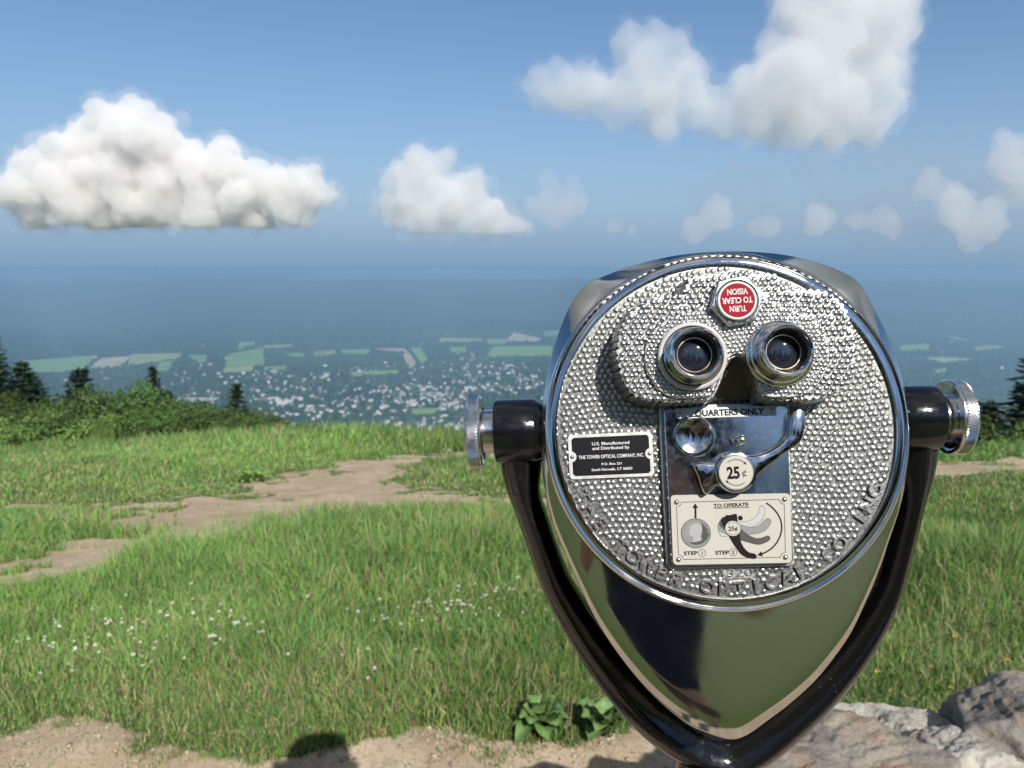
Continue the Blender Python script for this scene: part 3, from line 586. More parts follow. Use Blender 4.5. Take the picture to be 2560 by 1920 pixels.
# light green fern-like clump on the far side of the path
def clump(name, px, py, L_, W_, nl, label, m):
    p = hit(px, py); e = empty(name, p)
    for k in range(nl):
        rr = random.Random(k * 13 + px); me = leaf_mesh(rr.uniform(.7, 1.1) * L_, rr.uniform(.7, 1.2) * W_, rr.uniform(-.1, .6), rr)
        o = child('leaf', me, m, e); o.rotation_euler = (math.radians(rr.uniform(0, 35)), 0, k * 2.39996)
    tag(e, label, 'plant')
m_leaf2 = mat('bright_leaf', (.14, .24, .05), .6)
clump('leafy_weed', 615, 1206, .20, .07, 24, 'bright yellow green weed clump on the far edge of the trodden path', m_leaf2)
clump('leafy_weed', 650, 1203, .18, .06, 20, 'second bright weed clump beside the first on the path edge', m_leaf2)
# ------------------------------------------------------------------ stone wall
m_rock = mat('granite_lichen', (.35, .33, .3), .85, spec=.3); N = NT(m_rock); co = N.coord('Object')
na_ = N.noise(co, 5., 6, .65); nb_ = N.noise(co, 46., 5, .7); nc_ = N.noise(co, 9., 4, .6, .8); inf = N.n('ShaderNodeObjectInfo')
c = N.ramp(na_, [(.3, (.105, .10, .098)), (.47, (.19, .175, .155)), (.6, (.27, .235, .19)), (.75, (.35, .31, .25))])
c = N.mix(N.val(nc_, .54, .68, 0, .65), c, (.26, .155, .09)); c = N.mix(N.val(nb_, .56, .68, 0, .6), c, (.12, .12, .125)); c = N.mix(N.val(nb_, .30, .40, .5, 0), c, (.36, .35, .32))
N.l(c, N.b.inputs['Base Color']); N.bump(N.math('ADD', nb_, na_), .9, .012)
m_quartz = mat('pale_quartz_rock', (.6, .57, .5), .8, spec=.3); N = NT(m_quartz); co = N.coord('Object'); na_ = N.noise(co, 7., 6, .65); nb_ = N.noise(co, 40., 5, .7); nc_ = N.noise(co, 5.5, 4, .6, .8)
c = N.ramp(na_, [(.3, (.26, .24, .205)), (.5, (.37, .345, .30)), (.7, (.46, .44, .39))]); c = N.mix(N.val(nc_, .58, .68, 0, .7), c, (.28, .16, .095)); c = N.mix(N.val(nb_, .60, .68, 0, .8), c, (.14, .14, .14)); N.l(c, N.b.inputs['Base Color']); N.bump(N.math('ADD', nb_, na_), .9, .012)
def boulder(name, c, size, seed, m, rz=0., planes=16, rough=.065, parent=None):
    rr = random.Random(seed); bm = bmesh.new(); bmesh.ops.create_icosphere(bm, subdivisions=6 if seed < 20 else 4, radius=1)
    PL = []
    for k in range(planes):
        d = Vector((rr.gauss(0, 1), rr.gauss(0, 1), rr.gauss(0, 1))).normalized(); PL.append((d, rr.uniform(.68, 1.0)))
    off = Vector((seed * 3.1, seed * 1.7, 0))
    for v in bm.verts:
        d = v.co.normalized(); r = 1.15
        for n_, h in PL:
            q = d.dot(n_)
            if q > .05: r = min(r, h / q)
        r += rough * noise.noise(d * 2.4 + off) * 1.6 + rough * .8 * noise.noise(d * 6 + off) + rough * .55 * noise.noise(d * 15 + off) + rough * .30 * noise.noise(d * 34 + off) + rough * .16 * noise.noise(d * 75 + off) - rough * .9 * max(0, noise.noise(d * 4 + off * 2) - .25)
        v.co = d * r
    cz_, s_ = math.cos(rz), math.sin(rz)
    for v in bm.verts:
        x, y, z = v.co.x * size[0] / 2, v.co.y * size[1] / 2, v.co.z * size[2] / 2; v.co = Vector((c[0] + x * cz_ - y * s_, c[1] + x * s_ + y * cz_, c[2] + z))
    return child(name, bm_mesh(name, bm, True), m, parent)
wall = empty('stone_wall', (1.1, 1.85, 0)); WORLD[wall.name] = Matrix.Identity(4); wall.location = (0, 0, 0)
ST = [((2570, 1890), (.46, .42, .38), 3, m_rock, .3, 1.74), ((2290, 1888), (.42, .34, .22), 8, m_quartz, -.15, 1.80), ((2130, 1985), (.70, .42, .33), 5, m_rock, .12, 1.62), ((2040, 1862), (.26, .24, .13), 12, m_rock, .5, 1.98), ((2420, 1985), (.40, .36, .26), 15, m_quartz, .8, 1.60)]
for k, ((px, py), sz, seed, m, rz, y_) in enumerate(ST): boulder('stone', at(px, py, y_), sz, seed, m, rz, parent=wall)
for k, (x, z, sx, sz) in enumerate(((.35, -.12, .55, .36), (.85, -.1, .6, .4), (1.45, -.08, .62, .42), (2.0, -.05, .6, .5), (-.2, -.08, .5, .36), (-.75, -.1, .56, .36), (-1.3, -.1, .5, .36), (2.5, -.02, .6, .5))): boulder('stone', (x, 1.82 + .05 * (k % 2), z), (sx, .5, sz), 20 + k, m_rock, .2 * k, parent=wall)
tag(wall, 'rough dry stone wall of grey, rusty and pale boulders at the lower right', 'wall')
p = hit(1112, 1127); st_ = empty('flat_rock', p); WORLD[st_.name] = Matrix.Identity(4); st_.location = (0, 0, 0); boulder('rock_body', p, (.34, .3, .12), 44, m_quartz, .2, parent=st_); tag(st_, 'small pale flat rock at the far edge of the meadow near the silver knob', 'rock')
# ================================================================== TREES AND SHRUBS AT THE MEADOW EDGE
m_bark = mat('spruce_bark', (.11, .085, .065), .95, spec=.1); N = NT(m_bark); N.bump(N.noise(N.coord('Object', (1, 1, .2)), 40., 4), .8, .02)
def leafmat(name, stops, tl=.3):
    m = bpy.data.materials.new(name); m.use_nodes = True; N = NT(m); co = N.coord('Object'); c = N.ramp(N.noise(co, 6., 5, .7), stops); oi = N.n('ShaderNodeObjectInfo'); hs = N.n('ShaderNodeHueSaturation'); N.l(N.val(oi.outputs['Random'], 0, 1, .62, 1.4), hs.inputs['Value']); N.l(N.val(oi.outputs['Random'], 0, 1, .485, .515), hs.inputs['Hue']); N.l(c, hs.inputs['Color']); c = hs.outputs[0]; N.l(c, N.b.inputs['Base Color']); N.b.inputs['Roughness'].default_value = .55; N.b.inputs['Specular IOR Level'].default_value = .25
    tr = N.n('ShaderNodeBsdfTranslucent'); N.l(c, tr.inputs[0]); mx = N.n('ShaderNodeMixShader'); mx.inputs[0].default_value = tl; N.l(N.b.outputs[0], mx.inputs[1]); N.l(tr.outputs[0], mx.inputs[2]); N.l(mx.outputs[0], m.node_tree.nodes['Material Output'].inputs[0]); return m
m_ndl = leafmat('spruce_needles', [(.3, (.018, .036, .020)), (.5, (.030, .058, .028)), (.7, (.050, .085, .038))], .12)
m_shr = leafmat('shrub_leaves', [(.3, (.045, .085, .022)), (.5, (.075, .130, .032)), (.7, (.115, .175, .045))])
m_shr2 = leafmat('light_shrub_leaves', [(.3, (.075, .125, .03)), (.5, (.12, .185, .045)), (.7, (.17, .24, .06))])
def spruce_meshes(seed, sparse=1.0, lean=0.):
    """unit-height spruce: trunk and crown"""
    rr = random.Random(seed); V = []; F = []; n = 8
    for k in range(9):
        t = k / 8; r = .022 * (1 - t) ** .9 + .002
        for i in range(n): V.append((r * math.cos(6.283 * i / n) + lean * t * t, r * math.sin(6.283 * i / n), t * .98 - .03))
    for k in range(8):
        for i in range(n): F.append((k * n + i, k * n + (i + 1) % n, (k + 1) * n + (i + 1) % n, (k + 1) * n + i))
    trunk = mesh_np('trunk', V, F, True); V = []; F = []
    def spray(c, d, s):
        d = d.normalized(); u = d.cross(Vector((0, 0, 1))).normalized() if abs(d.z) < .95 else Vector((1, 0, 0)); w = d.cross(u)
        for a in (rr.uniform(-.5, .5), rr.uniform(.9, 2.2)):
            q = u * math.cos(a) + w * math.sin(a); b = len(V); V.extend([c - d * s * .35, c + q * s * .24 + d * s * .1, c + d * s * .75, c - q * s * .24 + d * s * .1]); F.append((b, b + 1, b + 2, b + 3))
    z = .06
    while z < .985:
        t = (z - .06) / .925; R = .235 * (1 - t) ** .82 * rr.uniform(.72, 1.18) + .012; nb = max(3, int((8 - 3 * t) * sparse * rr.uniform(.75, 1.15))); a0 = rr.uniform(0, 6.28)
        for i in range(nb):
            a = a0 + 6.283 * i / nb + rr.uniform(-.3, .3); Lb = R * rr.uniform(.6, 1.2); dr = Vector((math.cos(a), math.sin(a), -.18 - .28 * (1 - t) + .5 * t)); base = Vector((lean * z * z, 0, z)); m = max(3, int(Lb / .021))
            for k in range(m):
                s = (k + .5) / m; c = base + dr.normalized() * Lb * s + Vector((0, 0, .10 * Lb * s * s)); sz = (.050 * (1 - .45 * s) + .012) * (.6 + .5 * (1 - t))
                for _ in range(2): spray(c + Vector((rr.gauss(0, .008), rr.gauss(0, .008), rr.gauss(0, .006))), dr + Vector((rr.gauss(0, .6), rr.gauss(0, .6), rr.gauss(0, .25))), sz)
        z += .030 * rr.uniform(.7, 1.25) * (1.1 - .35 * t)
    for _ in range(14): spray(Vector((lean, 0, rr.uniform(.93, 1.0))), Vector((rr.gauss(0, .25), rr.gauss(0, .25), 1)), .025)
    return trunk, mesh_np('crown', [tuple(v) for v in V], F)
SPR = [spruce_meshes(1), spruce_meshes(2, .8, .03), spruce_meshes(3, .45, .08), spruce_meshes(4, 1.1)]
for tr_, cr_ in SPR: tr_.materials.append(m_bark); cr_.materials.append(m_ndl)
def on_edge(px, y):
    d = ray(px, 1000); x = d[0] / d[1] * y; return x
def plant_tree(kind, px, top, y, label, wide=1.0):
    """top pixel row fixes the height, y the distance; the foot stands on the ground there"""
    x = on_edge(px, y); zt = at(px, top, y)[2]; zb = float(near_h(x, y)) - .05; h = zt - zb
    wide *= 1.45; e = empty('spruce_tree', (0, 0, 0)); e.matrix_basis = Matrix.Translation((x, y, zb)) @ Matrix.Rotation(random.uniform(0, 6.28), 4, 'Z') @ Matrix.Diagonal((h * wide, h * wide, h, 1)); WORLD[e.name] = e.matrix_basis.copy()
    child('trunk', SPR[kind][0], None, e); child('crown', SPR[kind][1], None, e); tag(e, label, 'tree', 'spruces along the meadow edge')
plant_tree(0, -12, 838, 36, 'tall dark spruce cut by the left picture edge', 1.25)
plant_tree(3, 62, 902, 37, 'short dark spruce just right of the tall one at the left edge', 1.3)
plant_tree(1, 92, 926, 36, 'broad low spruce standing in front of the left shrubs', 1.5)
plant_tree(2, 168, 922, 38, 'scraggy thin spruce with gaps, left one of the close pair', 1.2)
plant_tree(2, 190, 918, 38.5, 'scraggy thin spruce with gaps, right one of the close pair', 1.1)
plant_tree(0, 387, 914, 37, 'slender pointed spruce rising alone above the shrubs', .85)
plant_tree(3, 421, 974, 37, 'small spruce tip beside the slender pointed spruce', 1.1)
plant_tree(1, 583, 958, 33, 'single wide spruce at the right end of the shrub row', 1.25)
plant_tree(0, 2585, 884, 26, 'dark spruce cut by the right picture edge', 1.2)
plant_tree(3, 2478, 1000, 26, 'low dark spruce in front of the one at the right edge', 1.5)
def shrub_mesh(seed, n, leaf, lobes=7):
    rr = random.Random(seed); Lb = [(Vector((rr.uniform(-.62, .62), rr.uniform(-.5, .5), rr.uniform(.28, .72))), rr.uniform(.26, .42)) for _ in range(lobes)]; V = []; F = []
    for _ in range(n):
        c, r = rr.choice(Lb); d = Vector((rr.gauss(0, 1), rr.gauss(0, 1), rr.gauss(.25, 1))).normalized(); p = c + d * r * rr.uniform(.55, 1.08)
        if p.z < .02: continue
        nrm = (d + Vector((rr.gauss(0, .6), rr.gauss(0, .6), rr.gauss(.3, .6)))).normalized(); u = nrm.orthogonal().normalized(); w = nrm.cross(u); a = rr.uniform(0, 6.28); q = u * math.cos(a) + w * math.sin(a); v = nrm.cross(q); s = leaf * rr.uniform(.6, 1.3); b = len(V)
        V.extend([p - q * s, p + v * s * .5, p + q * s, p - v * s * .5]); F.append((b, b + 1, b + 2, b + 3))
    crown = mesh_np('crown', [tuple(v) for v in V], F); bm = bmesh.new()
    for c, r in Lb:
        A = Vector((c.x * .15, c.y * .15, -.05)); B = c; u = (B - A).orthogonal().normalized(); w = (B - A).cross(u).normalized(); ra, rb = .018, .006
        a = [bm.verts.new(A + (u * math.cos(2.094 * i) + w * math.sin(2.094 * i)) * ra) for i in range(3)]; b = [bm.verts.new(B + (u * math.cos(2.094 * i) + w * math.sin(2.094 * i)) * rb) for i in range(3)]
        for i in range(3): bm.faces.new((a[i], a[(i + 1) % 3], b[(i + 1) % 3], b[i]))
    return crown, bm_mesh('stems', bm)
SHM = [shrub_mesh(1, 3600, .034), shrub_mesh(2, 3600, .036, 9), shrub_mesh(3, 3200, .034, 6)]; SHL = [shrub_mesh(4, 2800, .04), shrub_mesh(5, 2600, .042, 6)]
for c_, s_ in SHM: c_.materials.append(m_shr); s_.materials.append(m_bark)
for c_, s_ in SHL: c_.materials.append(m_shr2); s_.materials.append(m_bark)
SHR = [(30, 968, 30, 4.5, 'M', 'bushy shrub under the tall spruce at the left edge'), (118, 985, 30, 4.0, 'M', 'dark shrub below the broad low spruce'), (60, 1030, 27, 3.2, 'L', 'light green low shrub near the left picture edge'), (150, 1038, 27, 3.0, 'L', 'pale low shrub in front of the dark left shrubs'),
       (240, 950, 28, 4.0, 'M', 'rounded green shrub right of the scraggy spruces'), (310, 944, 29, 3.2, 'M', 'tallest bright topped shrub of the left row'), (352, 996, 28, 3.5, 'M', 'spreading shrub left of the slender spruce'), (432, 982, 29, 3.8, 'M', 'dense shrub right of the slender spruce'),
       (500, 1008, 27, 3.5, 'M', 'low shrub left of the single wide spruce'), (560, 1024, 27, 3.0, 'M', 'shrub at the foot of the single wide spruce'), (628, 1022, 25, 3.0, 'M', 'last shrub of the row before the open valley'), (205, 1020, 27, 2.8, 'L', 'small pale shrub below the scraggy spruces'), (690, 1062, 21, 2.5, 'L', 'low bright shrub on the crest right of the shrub row'), (775, 1068, 18, 1.9, 'M', 'small dark shrub on the meadow crest nearest the viewer'),
       (2470, 1045, 22, 3.2, 'M', 'dark shrub below the spruce at the right edge'), (2540, 1020, 22, 3.2, 'M', 'dark shrub cut by the right picture edge'), (2400, 1085, 20, 2.2, 'M', 'low dark shrub just right of the right silver knob'), (2590, 1075, 19, 2.5, 'L', 'pale low shrub below the right edge shrubs'),
       (270, 1000, 28, 3.0, 'M', 'mid green shrub in front of the rounded one'), (395, 1010, 28, 3.2, 'M', 'broad shrub below the slender spruce'), (470, 1018, 27, 3.0, 'M', 'broad low shrub in the middle of the row'), (330, 1020, 27, 2.8, 'M', 'low dark shrub filling the gap left of the slender spruce'), (5, 1015, 29, 3.2, 'L', 'pale shrub cut by the left picture edge')]
for k, (px, top, y, wd, kind, label) in enumerate(SHR):
    x = on_edge(px, y); zt = at(px, top, y)[2]; zb = float(near_h(x, y)) - .1; h = zt - zb; crown, stems = (SHM if kind == 'M' else SHL)[k % (3 if kind == 'M' else 2)]
    e = empty('shrub', (0, 0, 0)); e.matrix_basis = Matrix.Translation((x, y, zb)) @ Matrix.Rotation(k * 1.7, 4, 'Z') @ Matrix.Diagonal((wd / 1.7, wd / 1.7, h / 1.05, 1)); WORLD[e.name] = e.matrix_basis.copy()
    child('crown', crown, None, e); child('stems', stems, None, e); tag(e, label, 'shrub', 'shrubs along the meadow edge')
# young shrub standing alone in the grass
p = hit(262, 1130); e = empty('shrub', (0, 0, 0)); e.matrix_basis = Matrix.Translation(p) @ Matrix.Diagonal((.42, .42, .95, 1)); WORLD[e.name] = e.matrix_basis.copy(); child('crown', SHL[0][0], None, e); child('stems', SHL[0][1], None, e); tag(e, 'upright young shrub standing alone in the grass below the shrub row', 'shrub')
# unseen spruces added behind the photographer to darken the viewer's reflections
rb_ = random.Random(9)
for k in range(30):
    x = -27 + 2.1 * k + rb_.uniform(-.8, .8); y = -(27 if k % 2 else 35) - rb_.uniform(0, 4); h = rb_.uniform(11, 15.5); q = (0, 1, 3)[k % 3]
    e = empty('spruce_tree', (0, 0, 0)); e.matrix_basis = Matrix.Translation((x, y, 0)) @ Matrix.Rotation(k * 1.3, 4, 'Z') @ Matrix.Diagonal((h * 1.25, h * 1.25, h, 1)); WORLD[e.name] = e.matrix_basis.copy()
    child('trunk', SPR[q][0], None, e); child('crown', SPR[q][1], None, e); tag(e, 'unseen spruce added behind the photographer to darken the chrome reflections', 'tree', 'spruces added behind the photographer')
# ================================================================== THE COIN VIEWER
def head_frame():
    b = ray(1390, 1110); n = -b / np.linalg.norm(b); O = CAM + ray(1814.5, 1079) * .56
    Xa = np.cross(np.array([0, 0, 1.]), n); Xa /= np.linalg.norm(Xa); Ya = np.cross(n, Xa); r = math.radians(2.5)
    X2 = Xa * math.cos(r) + Ya * math.sin(r); return O, X2, np.cross(n, X2), n
HO, HX, HY, HN = head_frame()
def frame_matrix(O, X, Y, N):
    M = Matrix.Identity(4)
    for k in range(3): M[k][0], M[k][1], M[k][2], M[k][3] = X[k], Y[k], N[k], O[k]
    return M
HM_ = frame_matrix(HO, HX, HY, HN)
def unproj(fr, px, py, w):
    O, X, Y, n = fr; d = ray(px, py); O2 = O + n * (w / 1000.) - CAM; t = (O2 @ n) / (d @ n); q = d * t - O2
    return (q @ X) * 1000, (q @ Y) * 1000
HF = (HO, HX, HY, HN)
def L(px, py, w=0): return unproj(HF, px, py, w)
FCU, FCV = -1.0, 1.8            # centre of the round face in head coordinates (mm)
# ---- shape helpers in mm
def mm(bm):
    bmesh.ops.scale(bm, vec=(.001,) * 3, verts=bm.verts); return bm
def area(p): return sum(p[i][0] * p[(i + 1) % len(p)][1] - p[(i + 1) % len(p)][0] * p[i][1] for i in range(len(p))) / 2
def ccw(p): return list(p) if area(p) > 0 else list(p)[::-1]
def offs(p, d):
    """move a ccw outline inwards by d"""
    n = len(p); out = []
    for i in range(n):
        a, b, c = p[i - 1], p[i], p[(i + 1) % n]
        e1 = np.array([b[0] - a[0], b[1] - a[1]]); e2 = np.array([c[0] - b[0], c[1] - b[1]])
        e1 = e1 / (np.linalg.norm(e1) + 1e-9); e2 = e2 / (np.linalg.norm(e2) + 1e-9)
        n1 = np.array([-e1[1], e1[0]]); n2 = np.array([-e2[1], e2[0]]); m = n1 + n2; m = m / max(.35, m @ m / 2 + 1e-6) / 2 * 1.0
        out.append((b[0] + m[0] * d, b[1] + m[1] * d))
    return out
def prism(bm, poly, w0, w1, bev=0., steps=2, draft=0., back=False):
    poly = ccw(poly); loops = [(offs(poly, -draft) if draft else poly, w0)]
    if bev:
        for k in range(steps + 1):
            a = k / steps * math.pi / 2; loops.append((offs(poly, bev * (1 - math.cos(a))), w1 - bev + bev * math.sin(a)))
    else: loops.append((poly, w1))
    vs = [[bm.verts.new((x, y, w)) for x, y in p] for p, w in loops]; n = len(poly)
    for a, b in zip(vs[:-1], vs[1:]):
        for i in range(n): bm.faces.new((a[i], a[(i + 1) % n], b[(i + 1) % n], b[i]))
    top = bm.faces.new(vs[-1])
    if back: bm.faces.new(vs[0][::-1])
    return top
def lathe(bm, prof, c=(0, 0), n=64, cap=True):
    vs = [[bm.verts.new((c[0] + r * math.cos(2 * math.pi * i / n), c[1] + r * math.sin(2 * math.pi * i / n), w)) for i in range(n)] for r, w in prof]
    for a, b in zip(vs[:-1], vs[1:]):
        for i in range(n): bm.faces.new((a[i], a[(i + 1) % n], b[(i + 1) % n], b[i]))
    if cap: bm.faces.new(vs[-1])
    return vs
def spline(P, n, closed=True):
    """Catmull-Rom resampled evenly"""
    P = np.array(P, float); m = len(P); out = []
    for i in range(m if closed else m - 1):
        p0, p1, p2, p3 = (P[(i + k) % m] if closed else P[min(max(i + k, 0), m - 1)] for k in (-1, 0, 1, 2))
        for t in np.linspace(0, 1, 14, endpoint=False):
            out.append(.5 * (2 * p1 + (p2 - p0) * t + (2 * p0 - 5 * p1 + 4 * p2 - p3) * t * t + (3 * p1 - p0 - 3 * p2 + p3) * t ** 3))
    if closed: out.append(out[0])
    else: out.append(P[-1])
    out = np.array(out); s = np.r_[0, np.cumsum(np.linalg.norm(np.diff(out, axis=0), axis=1))]
    q = np.linspace(0, s[-1], n + 1)[:n] if closed else np.linspace(0, s[-1], n)
    return np.stack([np.interp(q, s, out[:, k]) for k in range(out.shape[1])], -1)
def rrect(cx, cy, w, h, r, n=5, rot=0.):
    P = []
    for (sx, sy, a0) in ((1, 1, 0), (-1, 1, 90), (-1, -1, 180), (1, -1, 270)):
        for k in range(n + 1):
            a = math.radians(a0 + 90 * k / n); P.append((sx * (w / 2 - r) + r * math.cos(a), sy * (h / 2 - r) + r * math.sin(a)))
    c, s = math.cos(math.radians(rot)), math.sin(math.radians(rot))
    return [(cx + x * c - y * s, cy + x * s + y * c) for x, y in P]
def circ(cx, cy, r, n=32, a0=0, a1=360):
    full = abs(a1 - a0) >= 360
    return [(cx + r * math.cos(math.radians(a0 + (a1 - a0) * k / (n if full else n - 1))), cy + r * math.sin(math.radians(a0 + (a1 - a0) * k / (n if full else n - 1)))) for k in range(n)]
def inpoly(poly, x, y):
    x = np.asarray(x); y = np.asarray(y); r = np.zeros(x.shape, bool); n = len(poly)
    for i in range(n):
        (x1, y1), (x2, y2) = poly[i], poly[(i + 1) % n]
        if y1 == y2: continue
        r ^= ((y1 > y) != (y2 > y)) & (x < (x2 - x1) * (y - y1) / (y2 - y1) + x1)
    return r
def flat(bm, poly, w): return bm.faces.new([bm.verts.new((x, y, w)) for x, y in ccw(poly)])
def stroke(bm, pts, width, w, closed=False):
    P = np.array(pts, float); n = len(P); A = []; B = []
    for i in range(n):
        a = P[i - 1] if (i or closed) else P[i]; b = P[(i + 1) % n] if (i < n - 1 or closed) else P[i]
        t = b - a; t = t / (np.linalg.norm(t) + 1e-9); nn = np.array([-t[1], t[0]])
        A.append(bm.verts.new((*(P[i] + nn * width / 2), w))); B.append(bm.verts.new((*(P[i] - nn * width / 2), w)))
    for i in range(n if closed else n - 1): bm.faces.new((A[i], B[i], B[(i + 1) % n], A[(i + 1) % n]))
TXT = {}
def text(bm, s, cx, cy, width=None, height=None, w=0., rot=0., depth=0., bold=0., xs=1.0):
    """letters centred on (cx, cy), cap height or total width given in mm"""
    cu = bpy.data.curves.new('t', 'FONT'); cu.body = s; cu.align_x = 'CENTER'; cu.size = 1; cu.resolution_u = 3; cu.offset = bold; cu.extrude = depth if depth else 0
    o = bpy.data.objects.new('t', cu); COL.objects.link(o); bpy.context.view_layer.update()
    me = bpy.data.meshes.new_from_object(o.evaluated_get(bpy.context.evaluated_depsgraph_get())); bpy.data.objects.remove(o); bpy.data.curves.remove(cu)
    V = np.array([v.co for v in me.vertices]); x0, x1, y0, y1 = V[:, 0].min(), V[:, 0].max(), V[:, 1].min(), V[:, 1].max()
    CAP = .729
    if width: sx = width / (x1 - x0)
    sy = height / CAP if height else sx
    if not width: sx = sy * xs
    c, sn = math.cos(math.radians(rot)), math.sin(math.radians(rot)); vs = []
    for v in V:
        x = (v[0] - (x0 + x1) / 2) * sx; y = (v[1] - CAP / 2) * sy
        z = w if not depth else w + (v[2] / depth + 1) / 2 * depth_mm(depth)
        vs.append(bm.verts.new((cx + x * c - y * sn, cy + x * sn + y * c, z)))
    for p in me.polygons:
        try: bm.faces.new([vs[i] for i in p.vertices])
        except ValueError: pass
    bpy.data.meshes.remove(me)
def depth_mm(d): return d
viewer = empty('binocular_viewer', (0, 0, 0))
def part(name, bm, m, parent=None, smooth=False, M=None, sharp=None):
    me = bm_mesh(name, mm(bm), smooth)
    if smooth and sharp is not None: me.set_sharp_from_angle(angle=math.radians(sharp))
    return obj(name, me, m, parent or viewer, HM_ if M is None else M)
# ---- materials
def scuffed(name, base, rough, metal=1., bump=.02, rvar=.08, scale=60., coat=0., spec=.5):
    m = mat(name, base, rough, metal, spec, coat); N = NT(m); co = N.coord('Object')
    n1 = N.noise(co, scale, 5, .65); n2 = N.noise(N.coord('Object', (1, 9, 1)), scale * 6, 3, .6)
    r = N.math('ADD', N.val(n1, .35, .75, rough * .6, rough + rvar), N.val(n2, .62, .75, 0, rvar * .6)); N.l(r, N.b.inputs['Roughness'])
    N.bump(n1, bump, .0006); return m
m_chrome = scuffed('polished_chrome', (.60, .605, .61), .055, bump=.02, rvar=.10, scale=34.)
m_cast = scuffed('cast_plated_metal', (.42, .42, .41), .44, bump=.10, rvar=.16, scale=420.)
m_cast2 = scuffed('cast_bright_metal', (.47, .47, .465), .34, bump=.06, rvar=.10, scale=420.)
m_mech = scuffed('worn_mechanism_chrome', (.52, .52, .53), .09, bump=.04, rvar=.12, scale=160.)
m_steel = scuffed('turned_steel', (.70, .70, .70), .20, bump=.04, rvar=.1, scale=200.)
m_black = scuffed('gloss_black_enamel', (.0055, .0055, .0065), .10, 0., bump=.20, rvar=.16, scale=150., spec=.5)
N = NT(m_black); co = N.coord('Object'); nz = N.noise(co, 300., 3, .5); nb = N.noise(co, 26., 4, .7)
N.l(N.mix(N.math('MULTIPLY', N.val(nz, .66, .70, 0, 1), N.val(nb, .55, .65, 0, 1)), (.0055, .0055, .0065), (.10, .10, .11)), N.b.inputs['Base Color'])
m_alu = scuffed('anodised_plate', (.50, .50, .49), .5, .35, bump=.03, rvar=.12, scale=120.)
m_cream = mat('cream_enamel', (.40, .385, .34), .45, spec=.25); N = NT(m_cream); co = N.coord('Object')
N.l(N.mix(N.val(N.noise(co, 90., 6, .7), .58, .72, 0, .22), (.40, .385, .34), (.27, .265, .22)), N.b.inputs['Base Color'])
m_ink = mat('black_print', (.010, .008, .009), .6, spec=.1); m_white = mat('white_print', (.58, .58, .57), .6, spec=.2); m_blackp = mat('black_plate_enamel', (.005, .005, .007), .45, spec=.15)
m_red = mat('red_enamel', (.25, .004, .016), .6, spec=.12); m_ringw = mat('white_nylon', (.40, .40, .39), .4)
m_g1 = mat('grey_print_light', (.36, .36, .35), .45); m_g2 = mat('grey_print_mid', (.19, .19, .185), .45); m_g3 = mat('grey_print_dark', (.045, .042, .042), .45)
m_rub = mat('dark_optics_barrel', (.012, .011, .010), .28); m_brass = scuffed('worn_brass', (.50, .40, .27), .28, rvar=.1)
m_lens = mat('coated_lens_glass', (.012, .014, .022), .03, 0., .8, 1.0)
m_rivet = scuffed('rivet_metal', (.50, .45, .42), .25, rvar=.1)
N = NT(m_chrome); sc1 = N.noise(N.coord('Object', (1, 14, 3)), 90., 2, .5); sc2 = N.noise(N.coord('Object', (16, 1.5, 2)), 70., 2, .5); mask = N.noise(N.coord('Object'), 14., 2, .5)
rl = N.b.inputs['Roughness'].links[0].from_socket; ex = N.math('MULTIPLY', N.math('ADD', N.val(sc1, .70, .76, 0, 1), N.val(sc2, .70, .76, 0, 1)), N.val(mask, .45, .6, 0, .16)); N.l(N.math('ADD', rl, ex), N.b.inputs['Roughness'])
# ---- head shell
SIL = [(1800, 627), (1889, 626.5), (1979, 634), (2068, 654), (2122, 673), (2152, 689), (2173, 713), (2197, 767), (2230, 839), (2256, 922), (2271, 988), (2277, 1060), (2278, 1111), (2272, 1171), (2264, 1231),
       (2248, 1292), (2227, 1352), (2204, 1422), (2170, 1509), (2129, 1592), (2054, 1688), (1983, 1754), (1912, 1808), (1868, 1840), (1833, 1852), (1785, 1844), (1713, 1808), (1630, 1738), (1555, 1650), (1492, 1555),
       (1442, 1451), (1411, 1380), (1383, 1312), (1367, 1251), (1357, 1175), (1353, 1100), (1355, 1040), (1362, 970), (1383, 873), (1406, 803), (1429, 752), (1462, 709), (1505, 687), (1580, 661), (1669, 640), (1735, 631)]
out0 = np.array([L(px, py, -6 - 12 * float(sstep(1500, 1850, py))) for px, py in SIL]); out = spline(out0, 240)
ang = np.arctan2(out[:, 1] - FCV, out[:, 0] - FCU); NR = len(out)
rin = np.stack([FCU + 128.6 * np.cos(ang), FCV + 128.6 * np.sin(ang)], -1)
dist = np.linalg.norm(out - rin, axis=1) * np.where(np.hypot(out[:, 0] - FCU, out[:, 1] - FCV) > 128.6, 1, -1)
low = sstep(20, -110, out[:, 1])
drop = 4.5 + np.clip(dist, 0, 99) * (.46 * (1 - low) + .135 * low); pw = 1.15 * (1 - low) + 1.12 * low
rings = []
for s in (0, .06, .15, .3, .45, .6, .75, .86, .93, .97, .99):
    p = rin + (out - rin) * s; rings.append(np.c_[p, -1.6 - (drop * (1 - .45 * low)) * s ** pw - drop * .45 * low * sstep(.8, 1.05, s)])
cen = np.array([FCU, FCV - 15])
for k, (sc, dz) in enumerate(((1.0, 2.2), (1.003, 5.5), (1.003, 10), (.995, 40), (.97, 80), (.92, 120), (.83, 160), (.66, 195), (.45, 212), (.2, 220))):
    p = cen + (out - cen) * sc; rings.append(np.c_[p, -1.6 - drop - dz])
V = np.concatenate(rings); F = []
for k in range(len(rings) - 1):
    for i in range(NR): F.append((k * NR + i, (k + 1) * NR + i, (k + 1) * NR + (i + 1) % NR, k * NR + (i + 1) % NR))
F.append([(len(rings) - 1) * NR + i for i in range(NR)])
